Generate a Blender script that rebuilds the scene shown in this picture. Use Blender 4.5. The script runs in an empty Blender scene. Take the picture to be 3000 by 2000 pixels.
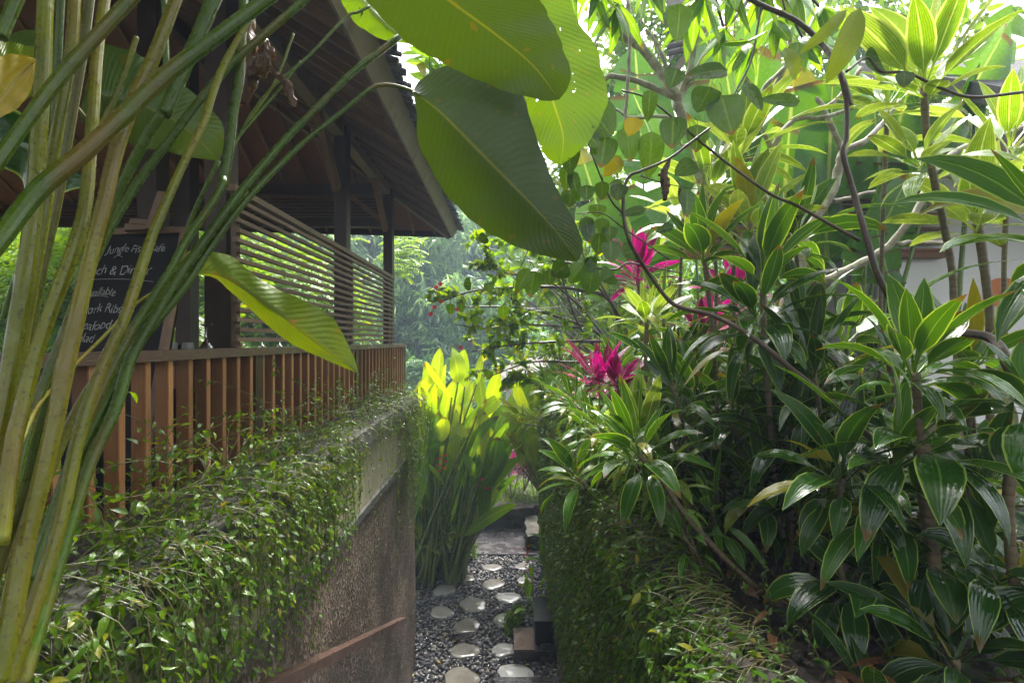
EXPO=1.95
HAZE=0.0038
import bpy, math, random
import numpy as np
from mathutils import Vector
R=math.radians
F,EYE,CX,CY=1450.0,4.08,1480.0,998.0
def P(px,py,Y): return np.array([(px-CX)/F*Y, Y, EYE-(py-CY)/F*Y])
scene=bpy.context.scene
col=scene.collection
def vnorm(v):
    v=np.asarray(v,float); n=np.linalg.norm(v)
    return v/n if n>1e-9 else v
# ------------------------------------------------------------------ geometry collector (quads only)
class Geo:
    def __init__(s): s.v=[];s.f=[];s.u=[];s.r=[];s.n=0
    def add(s,v,f,u,r):
        v=np.asarray(v,float).reshape(-1,3); f=np.asarray(f,int).reshape(-1,4)
        s.v.append(v); s.f.append(f+s.n); s.u.append(np.asarray(u,float).reshape(-1,2))
        r=np.asarray(r,float)
        s.r.append(np.full(len(v),float(r)) if r.ndim==0 else r)
        s.n+=len(v)
    def box(s,lo,hi,r=.5):
        x0,y0,z0=lo; x1,y1,z1=hi
        s.hexa([(x0,y0,z0),(x1,y0,z0),(x1,y1,z0),(x0,y1,z0),(x0,y0,z1),(x1,y0,z1),(x1,y1,z1),(x0,y1,z1)],r)
    def hexa(s,c,r=.5):
        c=np.array(c,float); fs=[(0,3,2,1),(4,5,6,7),(0,1,5,4),(1,2,6,5),(2,3,7,6),(3,0,4,7)]
        for q in fs: s.add(c[list(q)],[[0,1,2,3]],[(0,0),(1,0),(1,1),(0,1)],r)
    def bar(s,a,b,w,h,up=(0,0,1),r=.5):
        a=np.asarray(a,float); b=np.asarray(b,float); d=vnorm(b-a)
        sd=np.cross(d,up)
        if np.linalg.norm(sd)<1e-4: sd=np.cross(d,(1,0,0))
        sd=vnorm(sd)*w/2; u=vnorm(np.cross(sd,d))*h/2
        s.hexa([a-sd-u,a+sd-u,b+sd-u,b-sd-u,a-sd+u,a+sd+u,b+sd+u,b-sd+u],r)
    def tube(s,pts,rad,n=8,r=.5,cap=True):
        pts=np.asarray(pts,float); m=len(pts); rad=np.broadcast_to(np.asarray(rad,float),(m,))
        t=np.gradient(pts,axis=0); t/=np.maximum(np.linalg.norm(t,axis=1),1e-9)[:,None]
        nr=np.cross(t[0],(0,0,1)); 
        if np.linalg.norm(nr)<1e-3: nr=np.cross(t[0],(1,0,0))
        nr=vnorm(nr); ang=np.linspace(0,2*math.pi,n+1); vs=[];us=[]; L=0
        for i in range(m):
            nr=vnorm(nr-t[i]*np.dot(nr,t[i])); bn=np.cross(t[i],nr)
            if i: L+=np.linalg.norm(pts[i]-pts[i-1])
            vs.append(pts[i]+rad[i]*(np.cos(ang)[:,None]*nr+np.sin(ang)[:,None]*bn))
            us.append(np.stack([ang/(2*math.pi),np.full(n+1,L)],1))
        if cap:
            vs=[np.repeat(pts[:1],n+1,0)]+vs+[np.repeat(pts[-1:],n+1,0)]; us=[us[0]]+us+[us[-1]]; m+=2
        s.grid(np.array(vs),np.array(us),r)
    def grid(s,v,u,r=.5):
        a,b=v.shape[:2]; idx=np.arange(a*b).reshape(a,b)
        f=np.stack([idx[:-1,:-1],idx[:-1,1:],idx[1:,1:],idx[1:,:-1]],-1).reshape(-1,4)
        s.add(v.reshape(-1,3),f,u.reshape(-1,2),r)
    def leaflets(s,p,d,nm,L,W,r,fold=.25,curl=.15):
        """many small folded leaves at once; p,d,nm: (k,3)"""
        p=np.asarray(p,float);d=np.asarray(d,float);nm=np.asarray(nm,float);k=len(p)
        if k==0: return
        L=np.broadcast_to(L,(k,))[:,None];W=np.broadcast_to(W,(k,))[:,None]
        d=d/np.maximum(np.linalg.norm(d,axis=1),1e-6)[:,None]
        sd=np.cross(d,nm); sd/=np.maximum(np.linalg.norm(sd,axis=1),1e-6)[:,None]
        up=np.cross(sd,d)
        v=np.zeros((k,4,3,3)); us=np.zeros((k,4,3,2))
        for i,(a,w,c) in enumerate(((0,.08,0),(.28,.92,.02),(.64,.84,-curl*.3),(1,.03,-curl))):
            for j,b in enumerate((-1,0,1)):
                v[:,i,j]=p+d*L*a+sd*W*.5*w*b+up*(W*fold*abs(b)*w*.5+L*c)
                us[:,i,j]=(a,(b+1)/2)
        base=(np.arange(k)*12)[:,None,None]
        q=np.array([[i*3+j,i*3+j+1,(i+1)*3+j+1,(i+1)*3+j] for i in range(3) for j in range(2)])
        s.add(v.reshape(-1,3),(base+q).reshape(-1,4),us.reshape(-1,2),np.repeat(np.broadcast_to(r,(k,)),12))
    def mesh(s,name,mat,smooth=True):
        me=bpy.data.meshes.new(name)
        v=np.concatenate(s.v);f=np.concatenate(s.f);u=np.concatenate(s.u);r=np.concatenate(s.r)
        me.vertices.add(len(v)); me.vertices.foreach_set('co',v.ravel().astype(np.float32))
        me.loops.add(f.size); me.loops.foreach_set('vertex_index',f.ravel().astype(np.int32))
        me.polygons.add(len(f)); me.polygons.foreach_set('loop_start',(np.arange(len(f))*4).astype(np.int32))
        me.update(calc_edges=True)
        me.polygons.foreach_set('use_smooth',np.full(len(f),bool(smooth)))
        uv=me.uv_layers.new(name='UVMap'); uv.data.foreach_set('uv',u[f.ravel()].ravel().astype(np.float32))
        at=me.attributes.new('rnd','FLOAT','POINT'); at.data.foreach_set('value',r.astype(np.float32))
        me.materials.append(mat); me.validate(); me.update()
        return me
def cr(pts,n):
    """smooth curve through points (any dimension), n samples"""
    p=np.asarray(pts,float)
    if len(p)==2: 
        t=np.linspace(0,1,n)[:,None]; return p[0]*(1-t)+p[1]*t
    e=np.vstack([2*p[0]-p[1],p,2*p[-1]-p[-2]]); m=len(p)-1
    out=[]
    for k in range(n):
        x=k/(n-1)*m; i=min(int(x),m-1); t=x-i
        a,b,c,d=e[i],e[i+1],e[i+2],e[i+3]
        out.append(.5*((2*b)+(-a+c)*t+(2*a-5*b+4*c-d)*t*t+(-a+3*b-3*c+d)*t**3))
    return np.array(out)
def resamp(p,n):
    c=cr(p,80); l=np.r_[0,np.cumsum(np.linalg.norm(np.diff(c,axis=0),axis=1))]; t=np.linspace(0,l[-1],n)
    return np.stack([np.interp(t,l,c[:,k]) for k in range(c.shape[1])],1)
# ------------------------------------------------------------------ objects
def obj(name,g,mat,parent=None,smooth=True,loc=None):
    me=g.mesh(name,mat,smooth) if isinstance(g,Geo) else g
    o=bpy.data.objects.new(name,me); col.objects.link(o)
    if parent is not None:
        o.parent=parent
        w=Vector((0,0,0)); q=parent
        while q is not None: w+=Vector(q.location); q=q.parent
        o.location=-w if loc is None else loc
    elif loc is not None: o.location=loc
    return o
def tag(o,label,cat,group=None,kind=None):
    if label:o['label']=label
    if cat:o['category']=cat
    if group:o['group']=group
    if kind:o['kind']=kind
    return o
def empty(name,loc,label,cat,group=None):
    o=bpy.data.objects.new(name,None); o.empty_display_size=.2; col.objects.link(o); o.location=[float(x) for x in loc]
    return tag(o,label,cat,group)
def struct(name,g,mat,smooth=False):
    o=obj(name,g,mat,None,smooth); o['kind']='structure'; return o
def tree_copy(r,loc,rotz=0,sc=1,label=None,group=None,tilt=(0,0)):
    c=r.copy(); col.objects.link(c); c.location=[float(x) for x in loc]; c.rotation_euler=(tilt[0],tilt[1],rotz); c.scale=(sc,sc,sc)
    if label:c['label']=label
    if group:c['group']=group
    for ch in list(r.children):
        if ch.name.startswith('__'):continue
        d=ch.copy(); col.objects.link(d); d.parent=c
        for g2 in list(ch.children):
            e=g2.copy(); col.objects.link(e); e.parent=d
    return c
ORD=['first','second','third','fourth','fifth','sixth','seventh','eighth','ninth','tenth','eleventh','twelfth','thirteenth','fourteenth','fifteenth','sixteenth','seventeenth','eighteenth','nineteenth','twentieth']
# ------------------------------------------------------------------ materials
class N:
    def __init__(s,name):
        s.m=bpy.data.materials.new(name); s.m.use_nodes=True; s.t=s.m.node_tree; s.t.nodes.clear()
        s.out=s.t.nodes.new('ShaderNodeOutputMaterial')
    def n(s,t,**k):
        x=s.t.nodes.new('ShaderNode'+t)
        for a,b in k.items():
            if a in x.inputs: x.inputs[a].default_value=b
            else: setattr(x,a,b)
        return x
    def l(s,a,b): s.t.links.new(a,b)
    def math(s,op,a,b=None,c=None,clamp=False):
        x=s.t.nodes.new('ShaderNodeMath'); x.operation=op; x.use_clamp=clamp
        for i,q in enumerate((a,b,c)):
            if q is None: continue
            if isinstance(q,(int,float)): x.inputs[i].default_value=q
            else: s.l(q,x.inputs[i])
        return x.outputs[0]
    def mix(s,f,a,b,mode='MIX'):
        x=s.t.nodes.new('ShaderNodeMix'); x.data_type='RGBA'; x.blend_type=mode
        for i,q in ((0,f),(6,a),(7,b)):
            if isinstance(q,(int,float)): x.inputs[i].default_value=q
            elif isinstance(q,tuple): x.inputs[i].default_value=(*q[:3],1)
            else: s.l(q,x.inputs[i])
        return x.outputs[2]
    def ramp(s,f,*st):
        x=s.t.nodes.new('ShaderNodeValToRGB'); e=x.color_ramp.elements
        while len(e)<len(st): e.new(.5)
        for k,(p,c) in zip(e,st): k.position=p; k.color=(*c,1) if isinstance(c,tuple) else (c,c,c,1)
        s.l(f,x.inputs[0]); return x.outputs[0]
    def noise(s,scale,detail=4,vec=None,rough=.55,dist=0):
        x=s.n('TexNoise'); x.inputs['Scale'].default_value=scale; x.inputs['Detail'].default_value=detail; x.inputs['Roughness'].default_value=rough; x.inputs['Distortion'].default_value=dist
        if vec is not None: s.l(vec,x.inputs['Vector'])
        return x.outputs[0]
    def coord(s,kind='Object',scale=None):
        o=s.n('TexCoord').outputs[kind]
        if scale:
            m=s.n('Mapping'); m.inputs['Scale'].default_value=scale; s.l(o,m.inputs['Vector']); o=m.outputs[0]
        return o
    def bump(s,h,st=.3,dist=.01):
        b=s.n('Bump'); b.inputs['Strength'].default_value=st; b.inputs['Distance'].default_value=dist; s.l(h,b.inputs['Height']); return b.outputs[0]
    def rnd(s):
        a=s.n('Attribute'); a.attribute_name='rnd'; return a.outputs['Fac']
    def bsdf(s,c,rough=.5,normal=None,**k):
        b=s.n('BsdfPrincipled')
        if isinstance(c,tuple): b.inputs['Base Color'].default_value=(*c,1)
        else: s.l(c,b.inputs['Base Color'])
        if isinstance(rough,(int,float)): b.inputs['Roughness'].default_value=rough
        else: s.l(rough,b.inputs['Roughness'])
        if normal is not None: s.l(normal,b.inputs['Normal'])
        for a,v in k.items(): b.inputs[a].default_value=v
        return b
    def done(s,sh): s.l(sh.outputs[0] if hasattr(sh,'outputs') else sh,s.out.inputs[0]); return s.m
def leafmat(name,base,alt,edge=None,edge_w=.1,stripe=None,stripe_amt=.5,stripe_n=9,trans=.4,tcol=None,rough=.3,rib=None,rib_w=.03,vein=0,vein_n=30,spot=None,spot_amt=.6,tipc=None,wet=.25):
    m=N(name); rn=m.rnd(); uv=m.coord('UV'); sep=m.n('SeparateXYZ'); m.l(uv,sep.inputs[0]); U,V=sep.outputs[0],sep.outputs[1]
    ac=m.math('ABSOLUTE',m.math('MULTIPLY',m.math('SUBTRACT',V,.5),2.0))
    oc=m.coord('Object')
    c=m.mix(m.math('FRACT',m.math('MULTIPLY',rn,7.13)),base,alt)
    if stripe:
        w=m.math('SINE',m.math('ADD',m.math('MULTIPLY',V,stripe_n*6.283),m.math('MULTIPLY',m.noise(9,2,oc),9)))
        nz=m.noise(3,2,oc)
        f=m.math('MULTIPLY',m.ramp(w,(.35,0.),(.8,1.)),m.math('MULTIPLY',m.ramp(m.math('ADD',m.math('MULTIPLY',m.math('FRACT',m.math('MULTIPLY',rn,3.77)),.7),m.math('MULTIPLY',nz,.3)),(.25,.15),(.75,1.)),stripe_amt))
        c=m.mix(f,c,stripe)
    vb=None
    if vein:
        vb=m.math('SINE',m.math('ADD',m.math('MULTIPLY',m.math('SUBTRACT',U,m.math('MULTIPLY',ac,.16)),vein_n*6.283),m.math('MULTIPLY',m.noise(8,2,oc),7)))
        c=m.mix(m.math('MULTIPLY',m.ramp(vb,(.3,0.),(1.,1.)),vein),c,tuple(min(1,x*1.7+.01) for x in base))
    if rib: c=m.mix(m.ramp(ac,(rib_w,1.),(rib_w*2.2,0.)),c,rib)
    if edge: c=m.mix(m.ramp(ac,(1-edge_w*1.6,0.),(1-edge_w*.6,1.)),c,edge)
    if spot:
        s1=m.ramp(m.noise(26,3,oc),(.66,0.),(.7,1.)); s2=m.ramp(m.math('ADD',ac,m.math('MULTIPLY',m.noise(14,3,oc),.9)),(1.42,0.),(1.5,1.))
        c=m.mix(m.math('MULTIPLY',m.math('MAXIMUM',m.math('MULTIPLY',s1,.6),s2),spot_amt),c,spot)
    if tipc: c=m.mix(m.ramp(U,(.55,0.),(1.,.8)),c,tipc)
    if name not in ('flower',) and not name.startswith(('far','bamboo','dried','dry','red','maroon')):
        burn=m.math('MULTIPLY',m.ramp(m.math('ADD',U,m.math('MULTIPLY',m.noise(9,3,oc),.12)),(.93,0.),(.99,1.)),m.ramp(m.math('FRACT',m.math('MULTIPLY',rn,5.31)),(.5,0.),(.6,.85 if 'broad' not in name else .0)))
        c=m.mix(burn,c,(.13,.07,.02))
        c=m.mix(m.ramp(m.math('FRACT',m.math('MULTIPLY',rn,9.13)),(.955,0.),(.97,.7 if 'broad' not in name else 0.)),c,(.26,.22,.02))
        c=m.mix(m.ramp(m.noise(120,2,oc),(.68,0.),(.74,.5)),c,(.06,.05,.015))
    br=m.n('HueSaturation'); m.l(c,br.inputs['Color']); m.l(m.math('ADD',.72,m.math('MULTIPLY',m.math('FRACT',m.math('MULTIPLY',rn,17.7)),.56)),br.inputs['Value']); c=br.outputs[0]
    hgt=m.noise(60,2,oc)
    if vb is not None: hgt=m.math('ADD',m.math('ADD',hgt,m.math('MULTIPLY',vb,.22)),m.math('MULTIPLY',m.noise(5,3,oc),3.))
    else: hgt=m.math('ADD',hgt,m.math('MULTIPLY',m.math('SINE',m.math('MULTIPLY',V,44)),.12))
    nm=m.bump(hgt,.35,.004)
    rg=m.ramp(m.noise(22,3,oc),(.4,max(.04,rough-wet)),(.62,rough+.02))
    b=m.bsdf(c,rg,nm,**{'Specular IOR Level':.5})
    tr=m.n('BsdfTranslucent')
    tcm=m.n('HueSaturation'); tcm.inputs['Saturation'].default_value=1.15; tcm.inputs['Value'].default_value=1.9; tcm.inputs['Hue'].default_value=.475; m.l(c,tcm.inputs['Color']); m.l(tcm.outputs[0],tr.inputs[0]); m.l(nm,tr.inputs['Normal'])
    mx=m.n('MixShader'); mx.inputs[0].default_value=trans; m.l(b.outputs[0],mx.inputs[1]); m.l(tr.outputs[0],mx.inputs[2])
    if 'perforated' in name:
        tp=m.n('BsdfTransparent'); m2=m.n('MixShader'); f=m.ramp(m.noise(42,2,oc),(.715,0.),(.72,1.)); f=m.math('MAXIMUM',f,m.ramp(m.math('ADD',ac,m.math('MULTIPLY',m.noise(22,3,oc),.5)),(1.315,0.),(1.32,1.))); m.l(f,m2.inputs[0]); m.l(mx.outputs[0],m2.inputs[1]); m.l(tp.outputs[0],m2.inputs[2]); mx=m2
    return m.done(mx)
def woodmat(name,c1,c2,grain=(1,1,1),rough=.5,scale=14,wet=0):
    m=N(name); oc=m.coord('Object',grain); nz=m.noise(scale,5,oc,.6); n2=m.noise(2.3,2,m.coord('Object'))
    c=m.mix(nz,c1,c2); c=m.mix(m.math('MULTIPLY',m.rnd(),.75),c,tuple(x*.55 for x in c1)); c=m.mix(m.ramp(m.noise(7,4,m.coord('Object',(1,1,.5))),(.55,0.),(.72,.5)),c,tuple(x*.35+.01 for x in c1))
    c=m.mix(m.ramp(n2,(.45,0.),(.7,.35)),c,tuple(x*.6 for x in c1))
    return m.done(m.bsdf(c,m.ramp(n2,(.35,max(.1,rough-wet)),(.65,rough)),m.bump(nz,.6,.006),**{'Specular IOR Level':.3 if wet==0 else .5}))
M={}
G=leafmat
M['cord']=G('cordyline_leaf',(.036,.12,.006),(.022,.085,.006),edge=(.30,.42,.08),edge_w=.10,stripe=(.22,.36,.06),stripe_amt=.16,trans=.30,rough=.24,rib=(.12,.22,.04))
M['cordlt']=G('variegated_cordyline_leaf',(.13,.25,.03),(.25,.35,.07),edge=(.40,.47,.14),edge_w=.12,stripe=(.04,.14,.015),stripe_amt=.8,stripe_n=13,trans=.30,rough=.35,rib=(.4,.5,.15),spot=(.25,.07,.02),spot_amt=.35)
M['corddk']=G('dark_cordyline_leaf',(.02,.07,.005),(.014,.05,.005),edge=(.24,.36,.06),edge_w=.07,trans=.25,rough=.20,rib=(.06,.14,.03),stripe=(.05,.13,.03),stripe_amt=.15)
M['red']=G('red_cordyline_leaf',(.20,.010,.045),(.05,.012,.015),edge=(.45,.015,.12),edge_w=.14,stripe=(.6,.02,.18),stripe_amt=.6,trans=.28,rough=.3)
M['redfar']=G('maroon_cordyline_leaf',(.22,.03,.07),(.09,.05,.02),edge=(.3,.04,.1),edge_w=.14,trans=.3,rough=.35)
M['big']=G('broad_leaf',(.035,.075,.007),(.06,.11,.006),trans=.21,rough=.42,rib=(.12,.14,.02),rib_w=.015,vein=.10,vein_n=34,spot=(.3,.12,.015),spot_amt=.4,wet=.1)
M['bigy']=G('yellowing_broad_leaf',(.10,.16,.006),(.13,.18,.006),trans=.22,rough=.4,rib=(.12,.12,.02),rib_w=.015,vein=.12,vein_n=26,spot=(.35,.15,.01),spot_amt=.8,wet=.1)
M['bigh']=G('perforated_broad_leaf',(.05,.12,.007),(.085,.16,.007),trans=.3,rough=.4,rib=(.16,.2,.03),rib_w=.015,vein=.1,vein_n=34,spot=(.3,.12,.015),spot_amt=.6,wet=.1)
M['yel']=G('yellow_leaf',(.40,.30,.02),(.36,.28,.03),trans=.35,rough=.3,rib=(.4,.35,.05),spot=(.12,.05,.01),spot_amt=.7)
M['heli']=G('heliconia_leaf',(.17,.31,.03),(.34,.42,.06),trans=.42,rough=.4,rib=(.4,.5,.08),rib_w=.03,vein=.2,vein_n=30)
M['helig']=G('green_heliconia_leaf',(.08,.22,.015),(.17,.33,.02),trans=.45,rough=.35,rib=(.3,.45,.08),rib_w=.03,vein=.2,vein_n=30)
M['ban']=G('banana_leaf',(.04,.15,.010),(.09,.23,.012),trans=.42,rough=.32,rib=(.3,.4,.1),rib_w=.03,vein=.35,vein_n=50)
M['ficus']=G('round_leaf',(.022,.06,.005),(.04,.10,.006),trans=.24,rough=.38,rib=(.09,.14,.03),rib_w=.03,spot=(.03,.03,.006),spot_amt=.5)
M['lance']=G('long_leaf',(.07,.18,.010),(.13,.27,.012),trans=.45,rough=.35,rib=(.25,.35,.1),rib_w=.04,vein=.15,vein_n=16)
M['vine']=G('vine_leaf',(.05,.125,.008),(.11,.2,.012),trans=.35,rough=.3,wet=.2)
M['vinedk']=G('dark_vine_leaf',(.045,.12,.007),(.08,.17,.010),trans=.3,rough=.28,wet=.2)
M['shrub']=G('shrub_leaf',(.08,.18,.012),(.16,.28,.016),trans=.55,rough=.35)
M['tree']=G('tree_leaf',(.10,.22,.015),(.19,.34,.025),trans=.42,rough=.45)
M['bamb']=G('bamboo_leaf',(.10,.20,.07),(.20,.32,.12),trans=.38,rough=.5)
M['farleaf']=G('far_leaf',(.07,.19,.05),(.13,.27,.07),trans=.38,rough=.5)
M['grass']=G('grass_blade',(.08,.19,.02),(.14,.27,.03),trans=.35,rough=.45)
M['straw']=G('dry_grass',(.25,.24,.07),(.14,.2,.04),trans=.3,rough=.5)
M['dead']=G('dried_leaf',(.06,.028,.015),(.12,.055,.02),trans=.12,rough=.45,vein=.3,vein_n=12)
def stalkmat(name,c1,c2,spot):
    m=N(name); oc=m.coord('Object'); uv=m.coord('UV'); c=m.mix(m.rnd(),c1,c2)
    n1=m.noise(6,3,oc); c=m.mix(m.ramp(n1,(.4,0.),(.7,.55)),c,tuple(x*.5 for x in c1))
    n2=m.noise(150,2,oc); c=m.mix(m.ramp(n2,(.6,0.),(.68,.7)),c,spot)
    sp=m.n('SeparateXYZ'); m.l(uv,sp.inputs[0]); ln=m.math('SINE',m.math('MULTIPLY',sp.outputs[0],75))
    st=m.ramp(m.noise(1.2,3,m.coord('Object',(9,9,1))),(.5,0.),(.72,.6)); c=m.mix(st,c,(.16,.075,.02))
    b=m.bsdf(c,m.ramp(m.noise(40,2,oc),(.4,.16),(.6,.42)),m.bump(m.math('ADD',m.math('MULTIPLY',ln,.3),m.math('MULTIPLY',n2,1.5)),.18,.002),**{'Specular IOR Level':.4})
    return m.done(b)
M['vstem']=stalkmat('vine_stem',(.07,.09,.025),(.16,.15,.06),(.05,.03,.02))
M['stalk']=stalkmat('stalk_skin',(.08,.11,.006),(.17,.17,.009),(.03,.025,.01))
M['stalkg']=stalkmat('green_stalk_skin',(.05,.095,.006),(.08,.125,.008),(.03,.03,.01))
M['hstem']=stalkmat('heliconia_stem',(.10,.2,.03),(.2,.26,.05),(.12,.05,.02))
def barkmat(name,c1,c2,ring=60,lich=(.3,.3,.24),la=.5,rough=.7,ra=.8):
    m=N(name); oc=m.coord('Object'); uv=m.coord('UV'); sp=m.n('SeparateXYZ'); m.l(uv,sp.inputs[0])
    w=m.math('SINE',m.math('ADD',m.math('MULTIPLY',sp.outputs[1],ring*6.28),m.math('MULTIPLY',m.noise(20,2,oc),5)))
    n1=m.noise(45,5,oc); c=m.mix(n1,c1,c2); c=m.mix(m.ramp(w,(.75,0.),(1.,ra)),c,tuple(x*.3 for x in c1))
    c=m.mix(m.ramp(m.noise(12,4,oc),(.5,0.),(.62,la)),c,lich)
    return m.done(m.bsdf(c,rough,m.bump(m.math('ADD',m.math('MULTIPLY',w,-.3*ra),n1),.6,.006)))
M['cstem']=barkmat('cordyline_stem',(.09,.06,.033),(.19,.14,.075),34,(.16,.18,.08),.3,.6,.5)
M['plum']=barkmat('frangipani_bark',(.15,.125,.085),(.33,.29,.22),16,(.45,.45,.37),.7,.7,.12)
M['dkbark']=barkmat('dark_bark',(.035,.02,.014),(.09,.05,.033),30,(.14,.12,.1),.3,.4,.12)
M['wood']=woodmat('red_brown_wood',(.19,.08,.028),(.34,.16,.06),(9,9,.6),.5)
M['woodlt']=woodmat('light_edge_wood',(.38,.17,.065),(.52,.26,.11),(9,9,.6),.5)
M['wooddk']=woodmat('dark_wood',(.045,.024,.014),(.085,.048,.028),(8,8,.5),.45)
M['woodwet']=woodmat('wet_cap_wood',(.10,.055,.04),(.2,.12,.09),(9,.6,9),.42,wet=.2)
M['slat']=woodmat('grey_brown_slat',(.17,.10,.065),(.30,.20,.14),(9,.5,9),.5)
M['rafter']=woodmat('rafter_wood',(.19,.10,.05),(.31,.175,.09),(.6,9,9),.6)
M['fascia']=woodmat('weathered_board',(.20,.145,.085),(.34,.27,.17),(9,.4,9),.6)
def mats():
    m=N('woven_bamboo'); oc=m.coord('Object'); w=m.noise(30,3,m.coord('Object',(1,1,14))); x=m.noise(60,2,m.coord('Object',(.5,4,4)))
    c=m.mix(w,(.09,.036,.018),(.25,.11,.052)); M['weave']=m.done(m.bsdf(c,.7,m.bump(m.math('ADD',w,x),.8,.01)))
    m=N('washed_pebble_render'); oc=m.coord('Object'); v=m.n('TexVoronoi'); v.inputs['Scale'].default_value=70; st=m.coord('Object',(1,1,.75)); m.l(st,v.inputs['Vector'])
    big=m.noise(1.6,4,oc); sk=m.noise(60,5,m.coord('Object',(1,1,.35)),.7)
    c=m.ramp(v.outputs['Color'],(.1,(.08,.055,.038)),(.5,(.29,.21,.15)),(.8,(.66,.54,.42))); c=m.mix(m.ramp(sk,(.4,.75),(.6,0.)),c,(.06,.04,.03)); c=m.mix(m.ramp(big,(.42,0.),(.68,.8)),c,(.05,.042,.03)); c=m.mix(m.ramp(m.noise(3.7,6,oc,.7),(.52,0.),(.62,.55)),c,(.05,.06,.025))
    M['rend']=m.done(m.bsdf(c,.42,m.bump(m.math('ADD',v.outputs['Distance'],m.math('MULTIPLY',sk,1.5)),.9,.012)))
    m=N('cream_plaster'); oc=m.coord('Object'); n=m.noise(3,5,oc); n2=m.noise(5,4,m.coord('Object',(3,3,.3))); c=m.mix(m.ramp(n,(.35,0.),(.7,.5)),(.42,.38,.25),(.2,.2,.12)); c=m.mix(m.ramp(n2,(.5,0.),(.75,.5)),c,(.12,.11,.07)); M['cream']=m.done(m.bsdf(c,.7,m.bump(n,.2,.01)))
    m=N('grey_coping_stone'); oc=m.coord('Object'); n=m.noise(9,6,oc); l=m.noise(60,3,m.coord('Object',(1,.08,1))); c=m.mix(n,(.06,.06,.055),(.2,.19,.17)); c=m.mix(m.ramp(l,(.45,0.),(.65,.5)),c,(.04,.04,.038)); M['cope']=m.done(m.bsdf(c,.5,m.bump(m.math('ADD',n,l),.7,.01)))
    m=N('rough_stone'); oc=m.coord('Object'); n=m.noise(5,8,oc,.65); c=m.ramp(n,(.35,(.012,.010,.007)),(.5,(.035,.03,.02)),(.7,(.09,.075,.055))); c=m.mix(m.ramp(m.noise(3,3,oc),(.5,0.),(.65,.6)),c,(.04,.055,.018)); M['rock']=m.done(m.bsdf(c,.85,m.bump(n,.9,.03)))
    m=N('soil'); oc=m.coord('Object'); n=m.noise(16,8,oc,.7); c=m.ramp(n,(.3,(.018,.013,.009)),(.55,(.05,.036,.026)),(.8,(.10,.08,.06))); M['soil']=m.done(m.bsdf(c,.6,m.bump(n,1.,.05)))
    m=N('pebble'); c=m.ramp(m.rnd(),(0.,(.04,.04,.045)),(.6,(.11,.11,.118)),(.9,(.22,.21,.205)),(1.,(.34,.31,.27))); M['peb']=m.done(m.bsdf(c,.12,m.bump(m.noise(90,2,m.coord('Object')),.1,.002)))
    m=N('wet_flagstone'); oc=m.coord('Object'); n=m.noise(4,5,oc,.6); c=m.mix(n,(.12,.11,.09),(.24,.22,.19)); c=m.mix(m.rnd(),c,(.42,.42,.41)); c=m.mix(m.ramp(m.noise(11,5,oc,.7),(.55,0.),(.7,.6)),c,(.09,.085,.06)); M['flag']=m.done(m.bsdf(c,m.ramp(m.noise(5,3,m.coord('Object',(1,1,1))),(.42,.03),(.56,.16)),m.bump(m.noise(14,4,oc),.10,.006)))  # pale mix per stone paints the sky's reflection into the colour
    m=N('wet_slate'); oc=m.coord('Object'); br=m.n('TexBrick'); br.inputs['Scale'].default_value=1; br.inputs['Color1'].default_value=(.045,.043,.045,1); br.inputs['Color2'].default_value=(.07,.066,.068,1); br.inputs['Mortar'].default_value=(.02,.02,.02,1); br.inputs['Mortar Size'].default_value=.008; br.inputs['Brick Width'].default_value=.42; br.inputs['Row Height'].default_value=.3; m.l(oc,br.inputs['Vector'])
    M['slate']=m.done(m.bsdf(br.outputs[0],m.ramp(m.noise(5,4,oc),(.4,.08),(.6,.35)),m.bump(m.noise(30,4,oc),.2,.004)))
    m=N('black_stone'); oc=m.coord('Object'); n=m.noise(30,4,oc); M['black']=m.done(m.bsdf(m.mix(n,(.012,.014,.015),(.035,.04,.04)),.3,m.bump(n,.25,.004)))
    m=N('white_wall'); oc=m.coord('Object'); n=m.noise(2.5,5,oc); c=m.mix(m.ramp(n,(.4,0.),(.8,.35)),(.86,.85,.85),(.66,.65,.63)); M['white']=m.done(m.bsdf(c,.7,m.bump(m.noise(80,2,oc),.1,.003)))
    m=N('grey_stone_column'); oc=m.coord('Object'); n=m.noise(12,6,oc); c=m.mix(n,(.12,.11,.12),(.26,.24,.25)); M['gcol']=m.done(m.bsdf(c,.65,m.bump(n,.5,.01)))
    m=N('thatch'); oc=m.coord('Object'); n=m.noise(50,4,m.coord('Object',(1,1,.15))); M['thatch']=m.done(m.bsdf(m.mix(n,(.03,.03,.032),(.12,.115,.11)),.8,m.bump(n,1.,.02)))
    m=N('roof_tile'); oc=m.coord('Object'); br=m.n('TexBrick'); br.inputs['Scale'].default_value=1; br.inputs['Color1'].default_value=(.13,.09,.085,1); br.inputs['Color2'].default_value=(.18,.13,.12,1); br.inputs['Mortar'].default_value=(.14,.1,.1,1); br.inputs['Mortar Size'].default_value=.02; br.inputs['Brick Width'].default_value=.25; br.inputs['Row Height'].default_value=.16; m.l(oc,br.inputs['Vector']); M['tile']=m.done(m.bsdf(br.outputs[0],.35))
    m=N('chalkboard'); oc=m.coord('Object'); n=m.noise(6,4,oc); M['board']=m.done(m.bsdf(m.mix(n,(.006,.006,.007),(.018,.018,.018)),.7,**{'Specular IOR Level':.2}))
    m=N('chalk'); n=m.noise(300,2,m.coord('Object')); M['chalk']=m.done(m.bsdf(m.mix(m.ramp(n,(.35,0.),(.6,1.)),(.12,.12,.115),(.48,.47,.46)),.9))
    m=N('grey_pipe'); M['pipe']=m.done(m.bsdf((.07,.075,.09),.4))
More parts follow.
